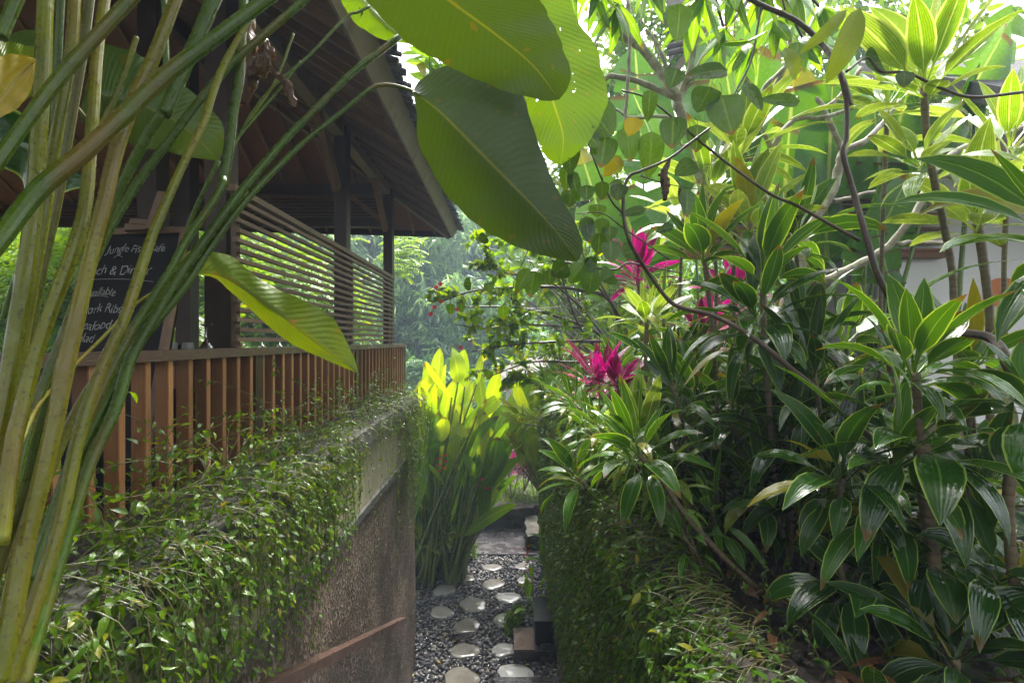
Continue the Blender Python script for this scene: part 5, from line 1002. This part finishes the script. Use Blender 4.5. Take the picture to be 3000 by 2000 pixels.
# further bright shrubs behind it (frangipani style whorls)
def whorltree(name,label,cat,branches,mt,leafmt,L,W,n,seed,group=None,fixed=None,droop=.5):
    rg=np.random.default_rng(seed); E=empty(name,P(*branches[0][0][0]),label,cat,group); g2=Geo()
    for pts,w0,w1,leafy in branches:
        p3=np.array([P(*p) for p in pts]); m=max(10,len(pts)*5); p=cr(p3,m); wob=np.cumsum(rg.normal(0,.003,(m,3)),0); p=p+wob; g=Geo(); Y=p3[:,1].mean(); g.tube(p,np.linspace(w0,w1,m)/2*Y/F*.82*(1+.08*np.sin(np.arange(m)*1.7)),8,rg.random()); obj('branch' if w0<45 else 'trunk',g,M[mt],E)
        if leafy: rosette(g2,p[-1],p[-1]-p[-3],n,L,W,rg,droop,(.3,1.7),spread=.1,N_=7,na=2,pet=.15)
    if g2.v: obj('crown',g2,M[leafmt],E)
    return E
rg=np.random.default_rng(77); bb=[]
for i in range(26):
    x=rg.uniform(1440,1900); y=rg.uniform(650,1000)+ (80 if x<1500 else 0); bb.append(([(1850+rg.uniform(-60,60),1150,8.5),((x+1850)/2+rg.uniform(-30,30),(y+1100)/2,8.3),(x,y,8.+rg.uniform(-.6,.9))],12,5,True))
whorltree('frangipani_tree','bright yellow green frangipani behind the hibiscus in the centre','tree',bb,'plum','lance',.42,.10,14,5)
bb=[]
for i in range(18):
    x=rg.uniform(1470,1800); y=rg.uniform(950,1250); bb.append(([(1800+rg.uniform(-60,60),1330,6.6),((x+1800)/2+rg.uniform(-30,30),(y+1300)/2,6.6),(x,y,6.6+rg.uniform(-.3,.5))],8,5,True))
whorltree('variegated_shrub','pale striped leafy shrub over the end of the vine wall','shrub',bb,'dkbark','cordlt',.34,.07,15,6)
# fill greenery behind in the gap between bed and house
for q,(px,py,Y,rx,rz,n_,L,mt,lab) in enumerate(((1950,900,9.5,1.6,1.6,2400,.16,'shrub','broad mid green shrub behind the pink cordylines'),(1700,1050,9.5,1.1,1.0,1500,.13,'vine','light shrub beyond the wall end, below the far tiled roof'),(2150,760,10.5,2.,2.,2000,.2,'ban','deep green shrub behind the striped cordylines'),(1700,760,12.,1.6,1.6,1600,.2,'tree','pale tree crown left of the round hanging leaves'))):
    bush('garden_shrub',lab,P(px,py,Y),(rx,1.2,rz),n_,L,mt,60+q,na=.4)
for q,(px,py,Y,rx,rz,n_,mt_,lab) in enumerate(((1900,120,11.,1.7,1.8,1500,'lance','dense light crown behind the frangipani twigs, top centre'),(2180,200,12.,2.2,2.2,1800,'tree','broad light green crown behind the banana blades'),(2500,60,12.,2.2,2.2,1700,'lance','high crown above the tall brown edged cordyline, left'),(2760,240,10.,1.5,1.3,1000,'shrub','crown just above the pale eave beam'),(1720,420,11.5,1.2,1.5,1000,'tree','light crown in the gap right of the hanging leaves'),(1640,560,12.,1.4,1.2,900,'tree','low crown in the gap below the hanging leaf tip'))):
    bush('background_tree',lab,P(px,py,Y),(rx,1.4,rz),n_,.26,mt_,160+q,cat='tree',na=.42)
# ================================================================== frangipani (bare pale branches) right
A_=3.9
PL=[([(2360,1330,A_),(2340,1180,A_),(2290,1050,A_),(2275,980,A_),(2340,760,A_),(2345,700,A_)],70,44,0),([(2345,700,A_),(2380,660,A_),(2440,560,A_),(2460,480,A_),(2470,440,A_)],36,28,0),([(2345,700,A_),(2300,640,A_),(2250,600,A_),(2190,540,A_),(2120,420,4.1)],30,20,0),
 ([(2470,440,A_),(2420,320,3.8),(2400,285,3.8)],22,14,0),([(2470,440,A_),(2540,400,A_),(2600,330,4.),(2640,280,4.)],24,14,0),([(2440,590,A_),(2500,575,A_),(2560,560,A_)],16,12,0),
 ([(2400,830,3.4),(2480,790,3.4),(2560,750,3.4),(2620,700,3.4),(2680,620,3.4),(2740,500,3.5),(2830,430,3.6),(2960,390,3.7),(3050,340,3.8)],30,16,0),([(2620,715,3.4),(2680,715,3.4),(2760,712,3.4)],18,16,0),
 ([(2740,520,3.5),(2850,500,3.5),(3000,430,3.5)],14,10,0)]
whorltree('frangipani_tree','pale barked frangipani with bare forked branches in front of the white house','tree',PL,'plum','lance',.3,.1,8,8)
B_=3.6
PL=[([(2110,620,B_),(2060,540,B_),(2040,440,B_),(1995,330,B_),(1990,290,B_)],42,34,0),([(1990,290,B_),(1930,215,B_),(1870,150,B_),(1800,90,3.5),(1745,30,3.5),(1700,-40,3.5)],34,28,0),([(1990,290,B_),(2020,200,B_),(2040,90,B_),(2050,-20,B_)],22,16,0),
 ([(1990,290,B_),(1880,240,B_),(1800,225,B_),(1770,235,B_),(1740,200,3.7),(1755,130,3.7)],22,14,0),([(1990,290,B_),(2030,240,B_),(2090,130,B_),(2170,40,B_),(2210,-20,B_)],20,14,0),([(1960,230,B_),(1930,150,B_),(1890,90,B_)],16,12,0),([(2120,420,B_),(2200,330,B_),(2260,240,B_),(2330,180,B_),(2420,130,B_)],18,12,0),
 ([(2040,440,B_),(1960,350,B_),(1850,345,B_),(1800,320,B_)],14,10,0),([(2240,560,B_),(2260,440,B_),(2320,350,B_),(2440,300,B_),(2520,200,B_)],22,14,0),([(2260,440,B_),(2230,330,B_),(2300,200,B_),(2330,60,B_)],18,12,0),([(2320,350,B_),(2420,345,B_),(2500,320,B_)],16,12,0),([(1838,0,3.4),(1840,150,3.4),(1835,280,3.4),(1830,370,3.4)],14,12,0)]
whorltree('frangipani_tree','frangipani with lichen spotted pale branches fanning up at the top centre','tree',PL,'plum','lance',.3,.1,8,9)
# long hanging leaves at the top
E=empty('long_leaved_tree',P(2000,-300,3.2),'tree above with long thin hanging leaves along the top edge','tree'); rg=np.random.default_rng(31)
g=Geo(); 
for (px,py,Y) in [(1810,20,3.),(1745,-30,3.),(2060,-20,3.),(2150,-40,3.1),(2240,-30,3.2),(2330,-20,3.3),(2120,90,3.3),(2270,60,3.3),(1900,-60,3.2),(2400,20,3.4),(2190,130,3.5),(2020,60,3.6),(1660,-60,3.8),(2350,120,3.5),(2250,-120,3.1),(2080,-130,3.1)]:
    rosette(g,P(px,py,Y),(rg.normal(0,.2),rg.normal(0,.2),-.6),9,.30,.075,rg,.7,(.15,1.3),spread=.02,N_=8,na=2,pet=.06)
obj('crown',g,M['lance'],E)
g=Geo()
for a,b,c in (((1700,-200),(1760,-80),(1810,20)),((1900,-260),(2050,-120),(2120,80)),((2100,-260),(2250,-90),(2350,110)),((2200,-200),(2330,-60),(2400,20))):
    g.tube(cr([P(*a,3.2),P(*b,3.1),P(*c,3.2)],10),np.linspace(.02,.008,10),6)
obj('branch',g,M['dkbark'],E)
bush('leafy_branch','small cluster of pointed leaves between the pavilion roof and the hanging leaf',P(1255,190,5.),(.42,.3,.3),60,.26,'lance',91,cat='tree',stem=True,na=.36)
# ================================================================== climbing fig: dark thin branches + round leaves
E=empty('climbing_fig',P(2830,1000,2.),'dark thin crossing branches with hanging round leaves in front of the garden','climber')
FB=[([(2150,-30,2.1),(2230,15,2.1),(2330,60,2.1),(2400,120,2.1),(2440,175,2.05),(2475,250,2.),(2490,310,2.)],18,20),([(2460,210,2.),(2480,300,2.),(2480,400,2.),(2470,450,2.),(2500,560,2.),(2540,700,1.95),(2570,800,1.95),(2620,890,1.95),(2690,950,1.95),(2780,985,1.95),(2840,1000,1.95)],17,26),
 ([(1820,265,2.1),(1900,290,2.1),(2000,370,2.1),(2070,430,2.1),(2160,500,2.1),(2260,570,2.1),(2330,600,2.1),(2420,650,2.05),(2520,705,2.)],7,14),
 ([(1720,410,2.),(1745,480,2.),(1790,585,2.),(1825,625,2.)],6,9),([(2080,375,2.),(2020,420,2.),(1960,465,2.),(1880,500,2.),(1845,515,2.),(1828,560,2.),(1828,640,2.),(1850,720,2.),(1900,800,2.1),(1960,880,2.1),(2010,905,2.1),(2090,925,2.1),(2200,985,2.),(2330,1090,1.95),(2440,1180,1.9),(2560,1290,1.9)],8,22),
 ([(2230,15,2.1),(2218,90,2.1),(2200,180,2.1),(2160,260,2.1),(2140,300,2.1)],9,6),([(2290,-10,2.1),(2300,30,2.1)],8,7),([(1875,515,2.),(1960,540,2.),(2050,555,2.)],5,3),([(1690,625,2.),(1765,625,2.),(1830,670,2.),(1960,760,2.1)],4,7),([(1615,762,2.1),(1700,775,2.1),(1800,790,2.1),(1840,770,2.1),(1920,785,2.1),(2000,800,2.1)],9,5),([(1560,700,2.3),(1500,880,2.4),(1640,900,2.4),(1720,860,2.3)],3,3),
 ([(2480,210,2.),(2540,170,2.1),(2580,210,2.1),(2660,215,2.1),(2760,260,2.1),(2850,285,2.1),(3000,270,2.1)],10,12),([(2650,860,1.95),(2760,960,1.8),(2900,990,1.7),(2960,1080,1.6),(3000,1180,1.6)],28,34)]
for pts,w0,w1 in FB:
    m=len(pts)*5; p=cr([P(*q) for q in pts],m); Y=pts[0][2]; rr=np.linspace(w0,w1,m)/2*Y/F*.78; rr=rr*(1+.06*np.sin(np.arange(m)*2.3)); g=Geo(); g.tube(p,rr,8,.5); obj('branch',g,M['dkbark'],E)
LF=[(385,705,85,100,20),(262,895,90,88,-30),(580,795,140,120,-40),(380,1030,70,110,0),(355,1170,46,80,0),(415,1220,42,100,-15),(600,990,90,110,10),(765,945,85,110,-10),(910,1010,90,140,0),(1055,865,88,105,5),(1215,905,75,85,0),(900,690,55,95,0),(1060,510,70,65,20),(1280,470,75,150,80),(1260,650,95,92,30),(1410,750,120,130,-15),(1760,655,60,130,95),(1590,630,65,115,-25),(1095,145,88,122,5),(1140,1105,70,85,60),(1150,1330,58,92,0),(490,1265,55,55,0),(590,1250,48,58,0),(680,1200,25,45,80),(490,1480,48,60,0),(590,1480,48,50,0),(640,1530,55,50,0),(790,1390,38,85,80),(380,1300,58,55,0),(520,900,60,90,-40),(1860,370,60,95,10),(660,1090,60,75,40),(790,830,65,60,20),(1000,1500,35,60,70),(560,1380,60,40,0),(700,1260,60,55,10)]
def zz(x,y): return (1500+x/2.24,y/2.24)
LF2=[zz(a,b)+(c/2.24,d/2.24,e) for a,b,c,d,e in LF]+[(1369,833,22,12,80),(1432,842,16,14,0),(1559,830,30,40,10),(1530,822,22,40,30),(1610,812,22,22,0),(1474,915,17,22,0),(1690,800,30,34,40),(1725,790,36,26,60),(1730,830,30,32,10),(1640,790,34,28,60),(1660,690,28,36,0),(1722,675,26,36,-10),(1755,714,30,30,0),(1790,735,30,32,0),(1840,740,34,18,70),(1780,810,34,20,60),(1320,905,14,16,0),(1352,902,12,14,0),(1395,940,14,14,0),(1415,700,20,14,60),(1430,1095,14,10,0),(1730,770,20,20,0),(2560,185,56,24,85),(2650,232,26,22,0)]
rg=np.random.default_rng(41)
def roundleaf(px,py,rx,ry,ang,Y,tilt):
    # hanging heart shaped leaf, base up
    n=10; a=R(ang); g=Geo(); t=np.linspace(0,1,n); prof=np.maximum(np.sin(math.pi*t**.62)**.62,.03); L=2*ry*Y/F; W=2*rx*Y/F
    dx,dz=-math.sin(a)*.5,-math.cos(a); d=vnorm((dx if ang else 0,tilt,dz)); d=vnorm((math.sin(-a),tilt,-math.cos(a)))
    c=P(px,py,Y); b=c-d*L*.5; nm=vnorm((rg.normal(0,.15),-1,.35)); pts=[b+d*L*s+nm*(-.08*L*s*s) for s in t]; leafstrip(g,pts,nm,W,prof,rg.random(),4,.16)
    up=b+vnorm((rg.normal(0,.5),rg.normal(0,.3),1.1))*L*.35; g2=cr([b,(b+up)/2+np.array((0.004,0,0)),up],5); return g,g2
gp=Geo()
for (px,py,rx,ry,ang) in LF2:
    Y=2.0+rg.uniform(-.12,.15); g,pt=roundleaf(px,py,rx,ry,ang,Y,rg.normal(0,.15)); g.tube(pt,.0011,4,.3); obj('leaf',g,M['ficus'],E)
g=Geo(); Y=2.0
leafstrip(g,cr([P(2108,135,Y),P(2180,133,Y-.02),P(2254,88,Y+.05)],9),(0,-.25,1),.06,np.maximum(np.sin(math.pi*np.linspace(0,1,9)**.8)**.6,.05),.1,4,.5); obj('leaf',g,M['corddk'],E)
crumple('withered_leaf',[(1960,470),(1945,510),(1950,550),(1948,585)],24,2.,E,11)
crumple('withered_leaf',[(1990,550),(1998,575),(1992,590)],16,2.,E,12)
for i,(b,t_,wd) in enumerate((((2520,25),(2420,245),70),((2480,30),(2340,160),36),((2300,140),(2330,235),50))):
    g=Geo(); leafstrip(g,cr([P(*b,1.7),P((b[0]+t_[0])/2+8,(b[1]+t_[1])/2,1.68),P(*t_,1.72)],10),(0,-1,.1),wd*1.7/F,np.maximum(np.sin(math.pi*np.linspace(0,1,10)**.8)**.7,.04),.3,4,.3); obj('leaf',g,M['bigy'],E)
# ================================================================== banana / traveller palm behind, upper right
BN=[((2370,980,5.),(2300,560,5.),(2330,180,5.),280),((2480,1000,4.9),(2420,700,4.9),(2440,250,4.9),260),((2560,1000,4.8),(2590,640,4.8),(2560,300,4.8),230),((2180,1000,6.),(2180,560,6.),(2120,160,6.),220),((2330,1000,5.6),(2230,640,5.6),(2170,330,5.6),200),((2500,1050,4.6),(2540,760,4.6),(2680,480,4.6),150),((2540,1050,4.7),(2760,420,4.7),(2960,60,4.7),200),((2500,1000,5.),(2620,400,5.),(2780,-100,5.),230),((2200,1000,6.4),(1990,600,6.4),(1850,260,6.4),260),((1950,1000,7.),(1880,760,7.),(1800,540,7.),230),((2620,1000,4.5),(2600,800,4.5),(2560,640,4.5),90),((2050,900,6.8),(2030,600,6.8),(1990,380,6.8),240),((2440,900,5.4),(2480,500,5.4),(2490,60,5.6),260),((2400,900,6.0),(2390,400,6.0),(2350,-60,6.2),260),((2560,900,5.2),(2640,500,5.2),(2660,120,5.4),200),((2800,420,5.0),(2870,200,5.0),(2990,20,5.0),160),((2250,900,6.5),(2200,400,6.5),(2240,20,6.5),240),((2100,900,7.2),(2080,400,7.2),(2100,60,7.4),260),((1900,900,8),(1880,420,8.),(1860,130,8.),220),((1800,900,8.2),(1760,640,8.),(1700,440,8.),170)]
BE=[empty('banana_plant',l,t_,'banana plant','banana plants in front of the white house') for l,t_ in ((P(2450,1150,5.2),'banana plant with huge upright dark leaf blades left of the louvre'),(P(2700,1150,4.9),'banana plant whose pale blades reach the white sky at the top right'),(P(2100,1150,6.8),'banana plant behind the frangipani branches at the top centre'))]
rg=np.random.default_rng(51); gg=[Geo() for _ in BE]; ss=[Geo() for _ in BE]
for (a,b,c,wd) in BN:
    ci=2 if a[0]<2260 else 1 if c[0]>2620 else 0; A3,B3,C3=P(*a),P(*b),P(*c); pts=cr([B3+(A3-B3)*.25,B3,C3],22); s=np.linspace(0,1,22); pr=np.maximum(np.sin(math.pi*s**.85)**.45,.05)
    # torn blade: segments that droop differently
    nv=vnorm((rg.normal(0,.35),-1,.1)); i=0
    while i<21:
        j=min(21,i+int(rg.integers(2,7))); sg=pts[i:j+1]; pf_=pr[i:j+1].copy()*rg.uniform(.86,1.08)
        if len(sg)>=2: leafstrip(gg[ci],sg,vnorm(nv+rg.normal(0,.22,3)),wd*a[2]/F,pf_,rg.random(),6,rg.uniform(-.1,.6),rg.normal(0,.5))
        i=j
    base=A3.copy(); base[2]=3.0; ss[ci].tube(cr([base,A3*.5+base*.5+np.array((.03,0,0)),B3],10),np.linspace(.035,.014,10),7,rg.random())
for e,g,s_ in zip(BE,gg,ss): obj('blades',g,M['ban'],e); obj('leaf_stalks',s_,M['hstem'],e)
# ground cover by the house
for q,(px,py,Y) in enumerate(((2960,1470,3.6),(2900,1600,2.6),(2600,1560,2.9),(2530,1640,2.5))):
    E=empty('spider_plant',P(px,py,Y),['white striped grassy plant at the right edge by the gravel','striped grassy tuft behind the thick stem lower right','pale edged grassy tuft at the gravel edge behind the middle stems','striped grassy tuft in the shade left of the gravel'][q],'plant'); rg=np.random.default_rng(q); g=Geo(); c=P(px,py,Y); c[2]=3.03; rosette(g,c,(0,0,1),40,.3,.018,rg,1.6,(.3,1.5),spread=.01,N_=7,na=2,pet=.05); obj('foliage',g,M['cordlt'],E)
# ================================================================== trees beyond the pavilion
def pinnate_tree(seed,n,rad,mt,LL=.16,fr=.7):
    rg=np.random.default_rng(seed); E=empty('leafy_tree',(0,0,0),None,'tree'); g=Geo(); c=np.array((0,0,0.))
    P1=[];D1=[];N1=[]
    lob=[rg.normal(0,.55,3) for _ in range(9)]
    for i in range(n):
        lb=lob[rg.integers(9)]; d=rg.normal(0,1,3); d/=np.linalg.norm(d); p=(lb+d*.42*rg.uniform(.6,1.))*np.array(rad); out=vnorm(p/np.array(rad)+rg.normal(0,.5,3)+np.array((0,0,.1))); tip=out.copy(); tip[2]-=.5; tip=vnorm(tip); q=cr([p,p+out*fr*.5,p+out*fr*.5+tip*fr*.5],9); tg=vnorm(tip+out); up=vnorm(np.array((0,0,1.))-tg*tg[2]); sd=np.cross(tg,up)
        for k in range(1,9):
            for s in (-1,1): P1.append(q[k]);D1.append(sd*s+tg*.5+np.array((0,0,-.25)));N1.append(up+rg.normal(0,.2,3))
    k=len(P1); g.leaflets(np.array(P1),np.array(D1),np.array(N1),LL*rg.uniform(.7,1.2,k),LL*.38,np.repeat(rg.random(n),k//n)*.6+rg.random(k)*.4,.2,.2); obj('crown',g,M[mt],E)
    g=Geo(); g.tube(cr([(0,0,-rad[2]*2.2),(.1,0,-rad[2]),(0,.1,.2)],10),np.linspace(.14,.04,10),8)
    for lb in lob: g.tube(cr([(0,0,-rad[2]*.8),lb*np.array(rad)*.5+(0,0,-.1),lb*np.array(rad)],7),np.linspace(.05,.01,7),5)
    obj('trunk',g,M['dkbark'],E); return E
pt=[pinnate_tree(1,620,(1.9,1.5,1.7),'tree',.17),pinnate_tree(2,620,(1.8,1.5,1.9),'tree',.14,.6)]
rg=np.random.default_rng(61)
tl=[(40,800,12),(260,760,12.5),(480,830,12),(640,760,13),(700,930,12),(860,850,14),(150,950,11.5),(560,980,11.5),(380,700,14),(-120,850,12),(900,990,13),(320,930,11.8)]
tn=['leftmost','second from the left','third from the left behind the chalkboard','between the chalkboard and the big post','low one beside the big post','behind the slatted screen','low left one behind the stalks','low one behind the wine glass','tall one touching the eave line','outermost left one at the picture edge','low one behind the bottom of the slat screen','low one straight behind the chalkboard']
for q,(px,py,Y) in enumerate(tl):
    c=P(px,py,Y); tree_copy(pt[q%2],c,rg.uniform(0,6),rg.uniform(.8,1.05),'bright feathery tree behind the pavilion, '+tn[q],'feathery trees behind the pavilion')
for e in pt: kill(e)
g=Geo()
E=empty('banana_plant',P(560,1010,9.5),'single young banana leaf standing behind the far railing','banana plant')
g=Geo(); paddle(g,P(525,1000,9.5),P(575,905,9.5),.22,rg,bend=.05,tone=.9); obj('leaf',g,M['helig'],E); g=Geo(); g.tube([P(525,1000,9.5),P(515,1100,9.5)],.03,6); obj('stem',g,M['hstem'],E)
# ================================================================== bamboo stand + far trees (haze)
def bamboo(seed,n,h,w):
    rg=np.random.default_rng(seed); E=empty('bamboo_clump',(0,0,0),None,'bamboo'); g=Geo(); gs=Geo(); P1=[];D1=[];N1=[];T1=[]
    culm=[]
    for i in range(15):
        a=rg.uniform(0,6.28); bx,by=rg.normal(0,.35,2); sp=rg.uniform(.3,1.)*w; hh=h*rg.uniform(.6,1.); q=cr([(bx,by,0),(bx+.25*sp*math.cos(a),by+.25*sp*math.sin(a),hh*.6),(bx+.75*sp*math.cos(a),by+.7*sp*math.sin(a),hh*.95),(bx+1.2*sp*math.cos(a),by+1.1*sp*math.sin(a),hh*.82)],16); gs.tube(q,np.linspace(.05,.012,16),5,rg.random()); culm.append(q)
    for i in range(n):
        q=culm[rg.integers(len(culm))]; k=rg.integers(2,16); p=q[k]+rg.normal(0,.45,3)*np.array((1,1,.7))*(1.3 if k<10 else .8); out=vnorm(rg.normal(0,1,3)+np.array((0,-.3,.1))); t=rg.random()
        for s in range(3):
            p2=p+out*.28*s+np.array((0,0,-.09*s*s))
            for j in range(4): P1.append(p2);D1.append(out*.5+rg.normal(0,.55,3)+np.array((0,0,-.75)));N1.append(rg.normal(0,.5,3)+np.array((0,-.2,1)));T1.append(t)
    k=len(P1); g.leaflets(np.array(P1),np.array(D1),np.array(N1),rg.uniform(.32,.6,k),.085,np.array(T1)*.7+rg.random(k)*.3,.2,.15); obj('crown',g,M['bamb'],E); obj('culms',gs,M['hstem'],E); return E
bp=[bamboo(1,850,11,2.6),bamboo(2,850,9,2.8),bamboo(3,800,12,2.2)]
rg=np.random.default_rng(71)
def gz(x,y):
    z=-0.12
    if y>16: z+=-(min(max(y-16,0),10))*.25+min(max(y-26,0),40)*.6
    return z
bl=[(1090,26,1.05),(1180,25,1.),(1260,27,1.1),(1340,24,.85),(1000,24,1.),(920,26,1.1),(820,25,1.),(1420,28,.9),(700,27,1.),(1130,31,1.25),(1240,32,1.3),(1350,33,1.2),(1450,32,1.0),(1040,32,1.25),(580,28,1.),(440,27,1.),(300,28,1.),(150,28,1.1),(0,28,1.1),(-150,28,1.),(1540,34,.85),(1640,33,.8),(880,33,1.25),(740,33,1.2)]
for q,(px,Y,sc) in enumerate(bl):
    x=(px-CX)/F*Y; tree_copy(bp[q%3],(x,Y,gz(x,Y)-.5),rg.uniform(0,6),sc*1.12,f'hazy bamboo clump, {ORD[sorted([b[0] for b in bl if (b[1]<29.5)==(Y<29.5)]).index(px)]} from the left in the {"front" if Y<29.5 else "rear"} row','bamboo clumps on the far slope')
for e in bp: kill(e)
pf=[pinnate_tree(11,520,(2.2,1.8,1.6),'farleaf',.22,.8)]
for q,(px,py,Y,sc,lab) in enumerate(((1270,1150,20,.75,'rounded pale shrub like tree in front of the bamboo'),(1400,1090,22,1.,'feathery hazy tree right of the rounded one'),(1560,1010,24,1.,'hazy green tree above the far tiled roof'),(1480,940,26,1.,'tall hazy tree behind the hibiscus flowers'),(1700,930,26,1.1,'hazy tree mostly hidden by the shrubs, right'),(1380,1200,17,.7,'low green tree behind the bright heliconia tips'),(1900,880,24,1.2,'hazy tree behind the frangipani, far right'),(1180,1120,21,.7,'hazy low tree beside the pavilion corner'))):
    tree_copy(pf[0],P(px,py,Y),q*1.1,sc,lab,'hazy trees in the valley')
for e in pf: kill(e)
# far forested slope: undergrowth mass
rg=np.random.default_rng(81); k=26000; x=rg.uniform(-42,34,k); y=rg.uniform(25,50,k); z=-.12-2.5+(np.clip(y-26,0,40))*.6+rg.random(k)**1.5*(3.5+1.5*np.sin(x*.5)+1.5*np.sin(x*.23+y*.4))
g=Geo(); g.leaflets(np.stack([x,y,z],1),rg.normal(0,.7,(k,3))+np.array((0,-.3,-.2)),rg.normal(0,.5,(k,3))+np.array((0,0,1)),rg.uniform(.4,1.1,k),.4,rg.random(k)); tag(obj('slope_undergrowth',g,M['farleaf']),'hazy undergrowth covering the far slope beneath the bamboo','undergrowth',kind='stuff')
# unseen trees added above and behind the camera to shade the near garden
rg=np.random.default_rng(95)
for q,(c,rd,lab) in enumerate((((2.6,.2,8.0),(3.4,2.9,1.3),'broad spreading added shade tree above the near right garden bed'),((-2.2,-2.2,8.6),(3.2,2.4,1.3),'broad spreading added shade tree behind the camera over the stairs'))):
    E=empty('added_shade_tree',(c[0]+(1.5 if q==0 else 2.0),c[1]-2.5 if q==0 else -4.5,2.9),lab,'tree'); k=(1300,3600)[q]; p=rg.normal(0,1,(k,3)); p/=np.linalg.norm(p,axis=1)[:,None]; p*=rg.uniform(.3,1.,(k,1)); p=p*np.array(rd)+np.array(c)
    g=Geo(); g.leaflets(p,rg.normal(0,.7,(k,3))+np.array((0,0,-.3)),np.array((0,0,1.))+rg.normal(0,.5,(k,3)),rg.uniform(.2,.42,k),.13,rg.random(k)); obj('crown',g,M['lance'],E)
    g=Geo(); b=np.array(E.location); g.tube(cr([b,b*.6+np.array(c)*.4,np.array(c)],12),np.linspace(.2,.07,12),10)
    for i in range(9): d=rg.normal(0,1,3)*np.array(rd)*.45; g.tube(cr([np.array(c)-(0,0,.6),np.array(c)+d*.5,np.array(c)+d],7),np.linspace(.05,.012,7),6)
    obj('trunk',g,M['plum'],E)
# haze
if HAZE>0:
    g=Geo(); g.box((-60,-8,-6),(60,75,28)); m=bpy.data.materials.new('haze_air'); m.use_nodes=True; nt=m.node_tree; nt.nodes.clear(); o_=nt.nodes.new('ShaderNodeOutputMaterial'); v=nt.nodes.new('ShaderNodeVolumePrincipled'); v.inputs['Color'].default_value=(.62,.76,1,1); v.inputs['Density'].default_value=HAZE; v.inputs['Anisotropy'].default_value=.2; nt.links.new(v.outputs[0],o_.inputs['Volume'])
    h=obj('haze',g,m,None,False); h['kind']='stuff'
